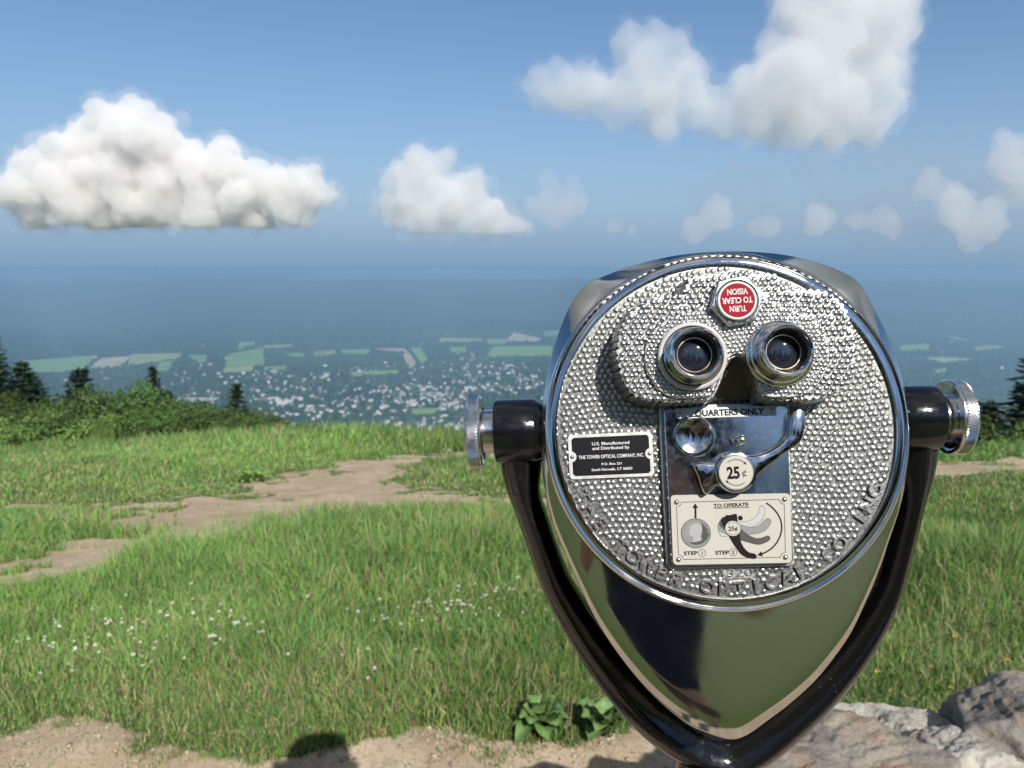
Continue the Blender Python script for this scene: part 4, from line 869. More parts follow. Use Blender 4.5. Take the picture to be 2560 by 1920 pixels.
F = [f[::-1] if area([(V[q][0], V[q][1]) for q in f]) < 0 else f for f in F[:-1]] + [F[-1]]
bm = bmesh.new(); vv = [bm.verts.new(v) for v in V]
for f in F:
    bm.faces.new([vv[q] for q in f])
bmesh.ops.recalc_face_normals(bm, faces=bm.faces)
shell = part('shell', bm, m_chrome, smooth=True)
# hinge seam along the rim of the shell lies in the ring
bm = bmesh.new(); lathe(bm, [(121.3, -1), (121.3, 2.6), (122.0, 3.4), (125.6, 3.6), (126.3, 3.1), (126.7, 2.75), (127.2, 2.8), (127.8, 3.3), (128.6, 3.6), (130.0, 2.9), (131.3, .6), (131.6, -3)], (FCU, FCV), 720, cap=False)
part('bezel_ring', bm, m_chrome, smooth=True, sharp=40)
# ---- face plate
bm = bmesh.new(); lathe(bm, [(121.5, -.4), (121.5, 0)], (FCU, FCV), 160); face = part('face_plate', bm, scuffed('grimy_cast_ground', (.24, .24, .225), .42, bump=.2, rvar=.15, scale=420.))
m_refl = scuffed('casting_painted_reflection', (.33, .33, .32), .34, bump=.15, rvar=.15, scale=420.)  # housing metal: colour darkened to imitate the dark its walls reflect
# ---- outlines on the face
HOUS = [(1735, 691), (1717, 709), (1715, 719), (1694, 737), (1669, 737), (1639, 744), (1616, 754), (1583, 775), (1563, 800), (1550, 828), (1545, 856), (1542, 886), (1547, 911), (1555, 942), (1568, 965), (1583, 987), (1618, 997), (1661, 1004), (1700, 1004), (1745, 1001), (1783, 996)]
NOTCH = [(1800, 960), (1815, 920), (1826, 900), (1844, 891), (1862, 900), (1872, 920), (1885, 955)]
HOUS2 = [(1904, 994), (1950, 1000), (2009, 1000), (2068, 991), (2107, 970), (2122, 943), (2136, 898), (2137, 845), (2125, 803), (2113, 770), (2086, 742), (2060, 728), (2009, 723), (1967, 725), (1949, 704), (1937, 686), (1900, 684), (1850, 684), (1795, 686)]
WH = 33.0
def scallop(P, amp=1.15, pitch=5.0):
    P = spline(P, 460, False); s = np.r_[0, np.cumsum(np.linalg.norm(np.diff(P, axis=0), axis=1))]
    t = np.gradient(P, axis=0); t /= np.linalg.norm(t, axis=1)[:, None] + 1e-9; nn = np.stack([t[:, 1], -t[:, 0]], -1)
    return P + nn * (amp * (np.abs(np.sin(np.pi * s / pitch)) * 1.6 - .8))[:, None]
a = scallop([L(*p, WH) for p in HOUS2 + HOUS]); b = spline([L(*p, WH) for p in [HOUS[-1]] + NOTCH + [HOUS2[0]]], 40, False)
hous = ccw([tuple(p) for p in a] + [tuple(p) for p in b[1:-1]])
bm = bmesh.new(); prism(bm, hous, 0, WH, bev=.8, steps=2, draft=6.5); housing = part('eyepiece_housing', bm, m_refl, smooth=True, sharp=35)
TIER = [(1765, 752), (1735, 777), (1694, 786), (1656, 805), (1626, 835), (1612, 873), (1613, 916), (1631, 957), (1662, 986), (1698, 996), (1745, 995), (1776, 990), (1794, 958), (1809, 918), (1822, 895), (1844, 884), (1866, 895), (1878, 918), (1891, 953), (1910, 988), (1950, 994), (1994, 992),
        (2024, 982), (2054, 950), (2071, 913), (2074, 868), (2063, 833), (2045, 809), (2009, 786), (1967, 770), (1925, 752), (1900, 720), (1844, 708), (1790, 718)]
WT = 36.2
tier = ccw([tuple(p) for p in spline([L(*p, WT) for p in TIER], 200)])
bm = bmesh.new(); prism(bm, tier, WH, WT, bev=1.2, steps=2, draft=1.5); tier_o = part('raised_tier', bm, m_refl, housing, smooth=True, sharp=35)
# nose recess: a smooth sloping floor between the two lobes
q = [L(*p, 8) for p in ((1772, 1003), (1826, 893), (1844, 884), (1862, 893), (1912, 1002))]
bm = bmesh.new(); vs = [bm.verts.new((x, y, w)) for (x, y), w in zip(q, (5, 27, 29, 27, 5))]; vm_ = bm.verts.new((*L(1844, 1000, 8), 9)); bm.faces.new((vs[0], vm_, vs[2], vs[1])); bm.faces.new((vm_, vs[4], vs[3], vs[2]))
bmesh.ops.subdivide_edges(bm, edges=bm.edges, cuts=3, use_grid_fill=True, smooth=.3); bmesh.ops.recalc_face_normals(bm, faces=bm.faces)
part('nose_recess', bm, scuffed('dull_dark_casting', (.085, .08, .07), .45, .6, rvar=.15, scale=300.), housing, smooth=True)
# ---- coin mechanism outline
BLK = [L(1659, 1022, 11), L(1968, 1013, 11), L(1984, 1409, 11), L(1679, 1416, 11)]
def rounded(P, r, n=5):
    P = ccw(P); out = []
    for i in range(len(P)):
        a, b, c = (np.array(P[k % len(P)], float) for k in (i - 1, i, i + 1)); d1 = (a - b) / np.linalg.norm(a - b); d2 = (c - b) / np.linalg.norm(c - b)
        for k in range(n + 1):
            t = k / n; p0 = b + d1 * r; p2 = b + d2 * r; out.append(tuple((1 - t) ** 2 * p0 + 2 * t * (1 - t) * b + t * t * p2))
    return out
blk = rounded(BLK, 3.5); framep = rounded(offs(ccw(BLK), -5.5), 4.)
MPL = rrect(-84.2, -14.8, 61.5, 32.6, 3.0, rot=.8)
# ---- pebbles: every bump its own dome
def pebbles(name, inside, bounds, pitch, r0, h, w, m, parent, seed, jitter=.075, seg=8):
    rnd = np.random.default_rng(seed); x0, x1, y0, y1 = bounds; pts = []; row = 0; y = y0
    while y < y1:
        x = np.arange(x0 + (row % 2) * pitch / 2, x1, pitch); pts.append(np.stack([x, np.full_like(x, y)], -1)); y += pitch * .866; row += 1
    P = np.concatenate(pts); P = P + rnd.normal(0, pitch * jitter, P.shape); P[:, 1] += 1.6 * np.sin(P[:, 0] / 17.) ; P = P[inside(P[:, 0], P[:, 1])]
    n = len(P); R = r0 * rnd.uniform(.88, 1.08, n); Hh = h * rnd.uniform(.75, 1.15, n)
    a = np.linspace(0, 2 * np.pi, seg, endpoint=False); prof = [(1.0, -.25), (.88, .42), (.56, .84)]
    vs = []
    for rr, hh in prof: vs.append(np.stack([P[:, 0:1] + R[:, None] * rr * np.cos(a), P[:, 1:2] + R[:, None] * rr * np.sin(a), w + Hh[:, None] * hh * np.ones(seg)], -1))
    top = np.c_[P, w + Hh]; V = np.concatenate([np.concatenate(vs, 1), top[:, None, :]], 1); k = 3 * seg + 1; f = []
    for q in range(2):
        for i in range(seg): f += [(q * seg + i, q * seg + (i + 1) % seg, (q + 1) * seg + (i + 1) % seg), (q * seg + i, (q + 1) * seg + (i + 1) % seg, (q + 1) * seg + i)]
    for i in range(seg): f.append((2 * seg + i, 2 * seg + (i + 1) % seg, 3 * seg))
    F = (np.array(f)[None] + (np.arange(n) * k)[:, None, None]).reshape(-1, 3)
    o = obj(name, mesh_np(name, V.reshape(-1, 3) * .001, F, True), m, parent, HM_); o['kind'] = 'stuff'; return o
def lettered(x, y):
    a = np.degrees(np.arctan2(y - FCV, x - FCU)) % 360; r = np.hypot(x - FCU, y - FCV); k = (a - 203.5) / (132. / 23); kk = np.clip(np.round(k), 0, 23).astype(int)
    isl = np.array([c != ' ' for c in 'THE TOWER OPTICAL CO INC']); return (r > 108.5) & (r < 118.2) & (np.abs(k - kk) < .42) & isl[kk]
housb = offs(hous, -4.5); SER = rrect(*L(1842, 1431, 0), 24, 8.5, 1.)
pebbles('pebble_texture', lambda x, y: (np.hypot(x - FCU, y - FCV) < 118.8) & ~inpoly(housb, x, y) & ~inpoly(framep, x, y) & ~inpoly(offs(ccw(MPL), 2.), x, y) & ~inpoly(SER, x, y) & ~lettered(x, y), (-125, 125, -125, 125), 4.7, 2.55, 1.35, 0, m_cast, face, 3)
hin = offs(hous, 1.9)
pebbles('pebble_texture', lambda x, y: inpoly(hin, x, y) & ~inpoly(tier, x, y), (-125, 125, -10, 135), 4.35, 2.42, 1.4, WH, m_cast2, housing, 4)
tin = offs(tier, 2.0)
EP = [L(1730, 891, 38), L(1949, 884, 38)]; HEXC = L(1843.6, 750.7, 44)
pebbles('pebble_texture', lambda x, y: inpoly(tin, x, y) & (np.hypot(x - EP[0][0], y - EP[0][1]) > 22.5) & (np.hypot(x - EP[1][0], y - EP[1][1]) > 22.5) & (np.hypot(x - HEXC[0], y - HEXC[1]) > 17.5), (-90, 90, -10, 135), 3.25, 1.8, 1.15, WT, m_cast2, housing, 5, .06)
# ---- raised lettering round the rim
bm = bmesh.new(); S = 'THE TOWER OPTICAL CO INC'
for k, ch in enumerate(S):
    if ch == ' ': continue
    t = 203.5 + 132. * k / (len(S) - 1); a = math.radians(t)
    text(bm, ch, FCU + 113.4 * math.cos(a), FCV + 113.4 * math.sin(a), None, 9.6, .1, t - 270, 2.6, bold=.018, xs=1.04)
part('raised_lettering', bm, m_cast2, face)
bm = bmesh.new(); prism(bm, SER, 0, .6, .3); part('serial_pad', bm, m_cast, face)
bm = bmesh.new(); text(bm, '1320', *L(1842, 1431, 1), 22., 5.4, .55, 1., .9); part('serial_number', bm, m_cast2, face)
# ---- eyepieces
for k, (c, front, white) in enumerate(((EP[0], L(1739, 891, 58), True), (EP[1], L(1968, 882.6, 58), False))):
    e = part('eyepiece', (lambda b: (lathe(b, [(23.0, 35.5), (23.0, 38.6), (22.4, 39.4), (20.6, 40.0), (20.0, 41.6), (19.2, 42.2), (17.6, 42.6), (17.2, 52), (17.4, 55.4), (17.0, 57.2), (15.9, 58.2), (14.8, 57.9), (14.2, 56.4), (13.9, 51.5), (13.6, 50)], c, 72, False), b)[1])(bmesh.new()), m_chrome, smooth=True, sharp=45)
    if white:
        part('eyepiece_ring', (lambda b: (lathe(b, [(23.6, 38.0), (23.6, 40.6), (23.0, 41.4), (20.9, 42.1), (20.6, 41.4)], c, 72, False), b)[1])(bmesh.new()), m_ringw, e, smooth=True)
    part('optics_barrel', (lambda b: (lathe(b, [(14.0, 53.5), (13.2, 52.2), (12.7, 46.5), (11.6, 45.9)], c, 64, False), b)[1])(bmesh.new()), m_rub, e, smooth=True, sharp=45)
    part('retaining_ring', (lambda b: (lathe(b, [(12.3, 46.3), (11.9, 47.1), (11.2, 47.1), (10.8, 46.1)], c, 64, False), b)[1])(bmesh.new()), m_brass, e, smooth=True, sharp=45)
    part('lens', (lambda b: (lathe(b, [(11.0, 44.4), (9.5, 45.2), (7, 45.9), (4, 46.4), (1.5, 46.55), (.4, 46.58)], c, 64), b)[1])(bmesh.new()), m_lens, e, smooth=True)
# ---- hex cap with the red disc
hx = [(HEXC[0] + 18.8 * math.cos(math.radians(11 + 60 * k)), HEXC[1] + 18.8 * math.sin(math.radians(11 + 60 * k))) for k in range(6)]
bm = bmesh.new(); prism(bm, rounded(hx, 1.6, 4), WT - .6, 43.6, 2.4, 5); nut = part('hex_cap', bm, m_cast2, smooth=True, sharp=40)
bm = bmesh.new(); lathe(bm, [(14.6, 43.3), (14.6, 44.6), (14.0, 45.0), (13.4, 44.7), (13.0, 44.0)], HEXC, 64, False); part('cap_rim', bm, m_chrome, nut, smooth=True, sharp=50)
bm = bmesh.new(); lathe(bm, [(13.0, 43.8), (13.0, 44.2)], HEXC, 64); part('label_border', bm, m_white, nut)
bm = bmesh.new(); lathe(bm, [(11.7, 44.25), (11.7, 44.34)], HEXC, 64); part('red_label', bm, m_red, nut)
bm = bmesh.new()
for s, dx, dy, wd in (('TURN', 0, -6.0, 11.2), ('TO CLEAR', -.2, -.2, 20.4), ('VISION', .2, 5.8, 13.8)):
    text(bm, s, HEXC[0] + dx, HEXC[1] + dy, wd, 4.1, 44.45, 181.5, bold=0.0228)
part('label_lettering', bm, m_white, nut)
# ---- coin mechanism
bm = bmesh.new(); prism(bm, framep, 0, 5.5, 1.4, 3); part('mechanism_frame', bm, m_cast)
REC = L(1736, 1091, 11); bm = bmesh.new()
o_loop = blk; i_loop = circ(*REC, 14.3, 48)
lo = [bm.verts.new((x, y, 4)) for x, y in offs(o_loop, -.8)]; mid = [bm.verts.new((x, y, 9.6)) for x, y in o_loop]; m2 = [bm.verts.new((x, y, 10.7)) for x, y in offs(o_loop, .5)]; hi = [bm.verts.new((x, y, 11)) for x, y in offs(o_loop, 1.5)]
for A_, B_ in ((lo, mid), (mid, m2), (m2, hi)):
    for i in range(len(lo)): bm.faces.new((A_[i], A_[(i + 1) % len(lo)], B_[(i + 1) % len(lo)], B_[i]))
ci = [bm.verts.new((x, y, 11)) for x, y in i_loop]
ed = [bm.edges.new((ci[i], ci[(i + 1) % 48])) for i in range(48)] + [bm.edges.get((hi[i], hi[(i + 1) % len(hi)])) for i in range(len(hi))]
bmesh.ops.triangle_fill(bm, use_beauty=True, use_dissolve=False, edges=ed)
for f in bm.faces:
    if f.normal.z < -.5: f.normal_flip()
block = part('coin_mechanism', bm, m_mech)
bm = bmesh.new(); lathe(bm, [(14.9, 10.9), (14.9, 11.7), (14.2, 12.0), (13.4, 11.3), (12.6, 9.0), (12.3, 7.6), (11.6, 7.2)], REC, 48); part('coin_slot', bm, m_mech, block, smooth=True, sharp=40)
c0, c1 = L(1844, 1100, 11), L(1867, 1110, 25)
bm = bmesh.new(); lathe(bm, [(4.6, 11), (4.4, 12.6), (3.5, 13.2), (3.4, 22.5), (3.0, 24.4), (1.9, 25.4), (.5, 25.8)], c0, 28); part('stop_pin', bm, m_steel, block, smooth=True, sharp=50)
# ---- crank
def R4(x, y, w): return L(1600 + x / 3.606, 980 + y / 3.606, w)
LEV = [(700, 640), (760, 590), (860, 560), (1000, 575), (1150, 540), (1280, 455), (1335, 385), (1350, 300), (1362, 205), (1400, 155), (1455, 150), (1492, 190), (1492, 330), (1445, 460), (1310, 560), (1180, 660), (1080, 745), (1000, 850), (900, 895), (790, 890), (700, 850), (640, 905), (590, 922), (548, 850), (520, 760), (480, 670), (520, 640)]
lev = ccw([tuple(p) for p in spline([R4(x, y, 20) for x, y in LEV], 150)])
bm = bmesh.new(); prism(bm, lev, 12.2, 20., 2.6, 4, back=True); crank = part('crank_handle', bm, m_mech, smooth=True, sharp=50)
HUB = R4(865, 725, 24)
bm = bmesh.new(); lathe(bm, [(14.6, 11), (14.4, 20), (14.0, 23.5), (13.4, 24.4), (12.3, 24.6), (11.8, 24.0)], HUB, 56); part('hub', bm, m_mech, crank, smooth=True, sharp=45)
bm = bmesh.new(); lathe(bm, [(11.7, 23.9), (11.7, 24.2), (11.3, 24.35)], HUB, 56); disc = part('price_disc', bm, m_cream, crank)
bm = bmesh.new(); text(bm, '25', HUB[0] - 2.0, HUB[1] + .1, 8.9, 8.2, 24.5, 1., bold=0.0380); text(bm, '¢', HUB[0] + 5.6, HUB[1], 3.0, 5.2, 24.5, 1.)
for a0, a1 in ((45, 128), (225, 308)):
    stroke(bm, circ(*HUB, 8.9, 14, a0, a1), .45, 24.5); a = math.radians(a0); p = np.array(HUB) + 8.9 * np.array([math.cos(a), math.sin(a)]); t = np.array([math.sin(a), -math.cos(a)]); nn = np.array([math.cos(a), math.sin(a)])
    flat(bm, [tuple(p + t * 1.7), tuple(p - t * .5 + nn * .9), tuple(p - t * .5 - nn * .9)], 24.5)
part('price_lettering', bm, m_ink, crank)
# ---- small plates
def rivets(parent, pts, w, r=1.75):
    for (x, y) in pts:
        bm = bmesh.new(); lathe(bm, [(r, w - .3), (r * .92, w + r * .35), (r * .6, w + r * .7), (r * .2, w + r * .82)], (x, y), 18); part('rivet', bm, m_rivet, parent, smooth=True)
qc = [L(1689, 1021.5, 11.6), L(1941, 1013.5, 11.6), L(1941, 1039, 11.6), L(1691, 1047, 11.6)]
bm = bmesh.new(); prism(bm, rounded(qc, 1.0), 11, 11.7, .25); qp = part('coin_notice_plate', bm, m_alu)
qm = np.mean(np.array(qc), 0); bm = bmesh.new(); text(bm, 'QUARTERS ONLY', qm[0] + 2.4, qm[1], 49., 4.5, 11.8, .3, bold=.034); part('plate_lettering', bm, m_ink, qp)
rivets(qp, [R4(357, 200, 12), R4(1198, 170, 12)], 11.7, 1.5)
bm = bmesh.new(); prism(bm, MPL, .6, 2.3, .4); mp = part('maker_plate', bm, m_alu)
def mloc(dx, dy): a = math.radians(.8); return (-84.2 + dx * math.cos(a) - dy * math.sin(a), -14.8 + dx * math.sin(a) + dy * math.cos(a))
P = [mloc(x, y) for x, y in [(-26.6, 14.0), (26.6, 14.0), (28.2, 12.4), (28.2, 4.2)] + circ(29.0, .2, 4.0, 12, 100, 260) + [(28.2, -3.8), (28.2, -12.4), (26.6, -14.0), (-26.6, -14.0), (-28.2, -12.4), (-28.2, -3.8)] + circ(-29.0, .2, 4.0, 12, -80, 80) + [(-28.2, 4.2), (-28.2, 12.4)]]
bm = bmesh.new(); flat(bm, P, 2.36); part('black_panel', bm, m_blackp, mp)
bm = bmesh.new()
for s, dy, wd, h in (('U.S. Manufactured', 9.1, 27.2, 2.35), ('and Distributed by', 5.7, 27.0, 2.35), ('THE TOWER OPTICAL COMPANY, INC.', -.4, 47.5, 2.6), ('P.O. Box 251', -5.9, 14.6, 1.75), ('South Norwalk, CT 06855', -9.8, 29.6, 1.9)):
    text(bm, s, *mloc(.3, dy), wd, h, 2.46, .8, bold=.016)
part('plate_lettering', bm, m_white, mp); rivets(mp, [mloc(-28.2, .2), mloc(28.2, .2)], 2.3, 1.5)
# ---- instruction plate
def R5(x, y, w=13.2): return L(1660 + x / 6.506, 1220 + y / 6.506, w)
ip_c = [R5(105, 120), R5(2062, 92), R5(2090, 1222), R5(150, 1255)]
bm = bmesh.new(); prism(bm, rounded(ip_c, 3.2), 11, 12.6, .4); ip = part('instruction_plate', bm, m_cream)
W1, W2, W3, W4 = 12.70, 12.78, 12.86, 12.94
bm = bmesh.new(); PB = []
for (x, y, sx, sy) in ((205, 232, 1, 1), (1958, 186, -1, 1), (1978, 1128, -1, -1), (238, 1164, 1, -1)):
    c = np.array(R5(x, y)); h = np.array(R5(x + 80 * sx, y)) - c; v = np.array(R5(x, y + 75 * sy)) - c
    arc = [tuple(c + h * math.cos(t) + v * math.sin(t)) for t in np.linspace(0, math.pi / 2, 7)]
    arc = arc if (sx * sy < 0) else arc[::-1]
    PB += arc
stroke(bm, PB, .38, W1, True)
text(bm, 'TO OPERATE', *R5(1092, 278), 24.6, 2.7, W1, .9, bold=0.0304); stroke(bm, [R5(808, 331), R5(1392, 317)], .4, W1)
text(bm, 'STEP', *R5(436, 1060), 9.7, 2.6, W1, .9, bold=0.0342); text(bm, 'STEP', *R5(948, 1050), 9.7, 2.6, W1, .9, bold=0.0342)
for s, x, y in (('1', 622, 1057), ('2', 1128, 1047)):
    text(bm, s, *R5(x, y), None, 2.7, W1, .9, bold=0.0266); stroke(bm, circ(*R5(x, y), 2.55, 28), .32, W1, True)
flat(bm, [R5(510, 248), R5(558, 326), R5(462, 326)], W1); flat(bm, [R5(497, 320), R5(528, 320), R5(532, 492), R5(500, 492)], W1)
stroke(bm, spline([R5(1665, 243), R5(1760, 315), R5(1850, 420), R5(1905, 540), R5(1918, 660), R5(1893, 780), R5(1830, 900), R5(1745, 990), R5(1660, 1045), R5(1590, 1075)], 40, False), 1.05, W1)
flat(bm, [R5(1520, 1096), R5(1585, 1030), R5(1612, 1116)], W1); flat(bm, circ(*R5(1245, 490), 1.72, 20), W1)
part('plate_print', bm, m_ink, ip)
def lever_print(name, P, m, w):
    P = spline([R5(*p) for p in P], 70); bm = bmesh.new(); flat(bm, [tuple(p) for p in P], w); o = part(name, bm, m, ip)
    return P
LV = [('lever_picture', [(1150, 560), (1290, 552), (1420, 520), (1510, 450), (1548, 370), (1560, 310), (1600, 287), (1640, 310), (1642, 390), (1600, 510), (1520, 590), (1420, 640), (1300, 625), (1180, 600), (1000, 700), (1040, 780), (940, 785), (905, 740), (890, 640), (1000, 580)], m_g1, W1 + .004),
      ('lever_picture', [(1150, 580), (1260, 605), (1420, 640), (1540, 615), (1620, 545), (1680, 498), (1730, 510), (1742, 560), (1680, 660), (1580, 725), (1370, 755), (1240, 690), (1100, 640), (1010, 740), (905, 690), (880, 620), (930, 520), (1020, 560)], m_g2, W2),
      ('lever_picture', [(1160, 600), (1260, 665), (1370, 758), (1500, 815), (1600, 805), (1690, 772), (1735, 810), (1715, 855), (1620, 905), (1520, 922), (1390, 890), (1245, 845), (1120, 760), (1000, 700), (900, 590), (960, 470), (1050, 520)], m_g3, W3),
      ('lever_picture', [(1200, 560), (1190, 440), (1160, 420), (1060, 445), (1025, 437), (975, 480), (930, 530), (960, 610), (1010, 690), (1060, 790), (1130, 910), (1200, 1010), (1270, 1090), (1380, 1140), (1490, 1150), (1510, 1100), (1470, 1065), (1390, 1050), (1310, 980), (1260, 890), (1235, 780), (1230, 650)], m_ink, W4)]
for nme, P, m, w in LV:
    pp = lever_print(nme, P, m, w)
    if m in (m_g1, m_g2): bm = bmesh.new(); stroke(bm, pp, .22, w + .03, True); part('lever_outline', bm, m_ink, ip)
pc = R5(1122, 658); bm = bmesh.new(); flat(bm, circ(*pc, 5.5, 36), 13.02); part('price_picture', bm, m_cream, ip)
bm = bmesh.new(); text(bm, '25¢', *pc, 6.6, 2.9, 13.08, .9, bold=0.0266); stroke(bm, circ(*pc, 5.4, 36), .22, 13.08, True)
for a0, a1 in ((30, 140), (210, 320)): stroke(bm, circ(*pc, 4.3, 14, a0, a1), .22, 13.08)
part('price_picture_print', bm, m_ink, ip)
# the coin picture
cc = R5(520, 738); bm = bmesh.new(); flat(bm, circ(*cc, 10.35, 44), W1); part('coin_picture', bm, mat('grey_print_coin', (.21, .21, .205), .6, spec=.2), ip)
bm = bmesh.new(); stroke(bm, circ(*cc, 10.3, 44), .35, W2, True); stroke(bm, circ(*cc, 9.7, 44), .16, W2, True)
flat(bm, [R5(*p) for p in ((605, 560), (680, 600), (725, 680), (735, 760), (700, 850), (650, 890), (560, 925), (480, 925), (390, 880), (470, 885), (560, 870), (620, 850), (610, 780), (625, 700), (620, 620))], W2)
part('coin_picture_print', bm, m_g3, ip)
bm = bmesh.new(); flat(bm, [tuple(p) for p in spline([R5(*p) for p in ((470, 590), (530, 575), (590, 600), (620, 660), (612, 730), (590, 780), (615, 840), (560, 868), (470, 880), (480, 820), (470, 790), (430, 785), (415, 765), (425, 740), (402, 720), (425, 680), (420, 640))], 60)], W2 + .02)
part('coin_portrait', bm, mat('grey_print_pale', (.30, .30, .29), .6, spec=.2), ip)
bm = bmesh.new()
for s, r, a_mid, span, up in (('UNITED STATES OF AMERICA', 8.55, 90, 170, 1), ('QUARTER DOLLAR', 8.55, 270, 96, -1)):
    for k, ch in enumerate(s):
        if ch == ' ': continue
        t = a_mid + up * (span / 2 - span * k / (len(s) - 1)); a = math.radians(t)
        text(bm, ch, cc[0] + r * math.cos(a), cc[1] + r * math.sin(a), None, 1.25, W3, t - 90 if up > 0 else t + 90, bold=0.0190)
text(bm, 'LIBERTY', *R5(398, 815), 5.2, .9, W3, .9)
part('coin_lettering', bm, m_g2, ip)
rivets(ip, [R5(205, 232), R5(1962, 186), R5(1978, 1128), R5(238, 1164)], 12.6, 1.8)
# ---- trunnions, knobs and yoke
TU, TV, TW = 2.4, 6.0, -32.0
Yup = np.array([0, 0, 1.]) - HX * HX[2]; Yup /= np.linalg.norm(Yup); YN = np.cross(HX, Yup)
YO = HO + HX * TU / 1000 + HY * TV / 1000 + HN * TW / 1000
YF = (YO, HX, Yup, YN); YM = frame_matrix(*YF)
def LY(px, py, w=0): return unproj(YF, px, py, w)
def xlathe(bm, prof, sgn, n=56, knurl=None):
    """revolve (x, r) pairs about the trunnion axis"""
    vs = []
    for j, (x, r) in enumerate(prof):
        vs.append([bm.verts.new((sgn * x, r * math.cos(2 * math.pi * i / n), r * math.sin(2 * math.pi * i / n))) for i in range(n)])
    for a, b in zip(vs[:-1], vs[1:]):
        for i in range(n): bm.faces.new((a[i], a[(i + 1) % n], b[(i + 1) % n], b[i]))
    bm.faces.new(vs[-1]); bmesh.ops.recalc_face_normals(bm, faces=bm.faces); return vs
XS = {-1: [abs(LY(px, 1075)[0]) for px in (1335, 1237, 1200, 1170)], 1: [abs(LY(px, 1046)[0]) for px in (2245, 2336, 2372, 2402)]}
# yoke
RID = [(1296, 1120), (1300, 1190), (1307, 1250), (1330, 1322), (1380, 1463), (1413, 1530), (1484, 1646), (1567, 1754), (1638, 1829), (1713, 1887), (1775, 1919), (1840, 1932), (1900, 1910), (1983, 1845), (2087, 1746), (2170, 1640), (2237, 1517), (2270, 1405), (2296, 1300), (2312, 1210), (2320, 1120)]
rc = spline([LY(px, py, 14) for px, py in RID], 120, False)
tan = np.gradient(rc, axis=0); tan /= np.linalg.norm(tan, axis=1)[:, None]; nor = np.stack([-tan[:, 1], tan[:, 0]], -1)     # points inwards for left-to-right travel under the head
ends = np.minimum(np.arange(120), 119 - np.arange(120)) / 119.; hw = 11.8 + 6.5 * sstep(.12, .45, ends) + 5.5 * (1 - sstep(.015, .085, ends)); dp = 46 + 0 * ends
SEC = [(0, 14.0), (.14, 13.2), (.55, 7.0), (.85, 0), (1.0, -8), (1.0, -20), (.8, -30), (.35, -34), (-.35, -34), (-.8, -30), (-1.0, -20), (-1.0, -8), (-.85, 0), (-.55, 7.0), (-.14, 13.2)]
bm = bmesh.new(); vs = [[bm.verts.new((rc[i, 0] + nor[i, 0] * s * hw[i], rc[i, 1] + nor[i, 1] * s * hw[i], z)) for s, z in SEC] for i in range(120)]
for i in range(119):
    for j in range(len(SEC)): bm.faces.new((vs[i][j], vs[i][(j + 1) % len(SEC)], vs[i + 1][(j + 1) % len(SEC)], vs[i + 1][j]))
bm.faces.new(vs[0]); bm.faces.new(vs[-1]); bmesh.ops.recalc_face_normals(bm, faces=bm.faces)
yoke = part('yoke', bm, m_black, smooth=True, M=YM, sharp=38)
for sgn in (-1, 1):
    xb0, xb1, xk0, xk1 = XS[sgn]
    bm = bmesh.new(); xlathe(bm, [(xb0 - 8, 20), (xb0 - 2, 24), (xb0, 25), (xb1 - 3, 25), (xb1 - .8, 24.2), (xb1, 22.5), (xb1 + .1, 2)], sgn); part('trunnion_boss', bm, m_black, yoke, smooth=True, M=YM, sharp=40)
    k = part('tension_knob', (lambda b: (xlathe(b, [(xb1 - 2, 17), (xk0 - 1.5, 17), (xk0 - .5, 18), (xk0 - .5, 23.5), (xk0 - 2.2, 25.2), (xk0 - 2.4, 27.6), (xk0 - 1.6, 28.3), (xk0 - .9, 28.3)], sgn), b)[1])(bmesh.new()), m_steel, smooth=True, M=YM, sharp=35)
    bm = bmesh.new(); n = 150; rows = 9; xs = np.linspace(xk0 - 1.0, xk1 - .8, rows); g = []
    for j, x in enumerate(xs): g.append([bm.verts.new((sgn * x, (28.2 + (.95 if (i + j) % 2 == 0 and 0 < j < rows - 1 else 0)) * math.cos(2 * math.pi * i / n), (28.2 + (.95 if (i + j) % 2 == 0 and 0 < j < rows - 1 else 0)) * math.sin(2 * math.pi * i / n))) for i in range(n)])
    for a, b in zip(g[:-1], g[1:]):
        for i in range(n): bm.faces.new((a[i], a[(i + 1) % n], b[(i + 1) % n], b[i]))
    cap_ = [bm.verts.new((sgn * xk1, 26.5 * math.cos(2 * math.pi * i / n), 26.5 * math.sin(2 * math.pi * i / n))) for i in range(n)]
    for i in range(n): bm.faces.new((g[-1][i], g[-1][(i + 1) % n], cap_[(i + 1) % n], cap_[i]))
    bm.faces.new(cap_); bmesh.ops.recalc_face_normals(bm, faces=bm.faces); part('knurled_rim', bm, m_steel, k, M=YM)
# post and foot, standing on the terrace
bot = YO + HX * (rc[60, 0] / 1000) + Yup * ((rc[60, 1] - 12) / 1000) + YN * (-.011)
bm = bmesh.new(); zb = bot[2]
for (prof) in ([(.001, zb + .012), (.034, zb + .010), (.036, zb - .03), (.030, zb - .06), (.030, zb - .16), (.046, zb - .18), (.046, zb - .30), (.05, zb - .31), (.055, zb - .6), (.06, .12), (.075, .09), (.12, .05), (.15, .035), (.155, .02), (.155, .0)],):
    n = 40; vs = [[bm.verts.new((bot[0] + r * math.cos(2 * math.pi * i / n), bot[1] + r * math.sin(2 * math.pi * i / n), z)) for i in range(n)] for r, z in prof]
    for a, b in zip(vs[:-1], vs[1:]):
        for i in range(n): bm.faces.new((a[i], b[i], b[(i + 1) % n], a[(i + 1) % n]))
me = bm_mesh('post', bm, True); me.set_sharp_from_angle(angle=math.radians(45)); obj('post', me, m_black, viewer)
tag(viewer, 'chrome coin operated binocular viewer with pebbled round face in a black yoke', 'binoculars')
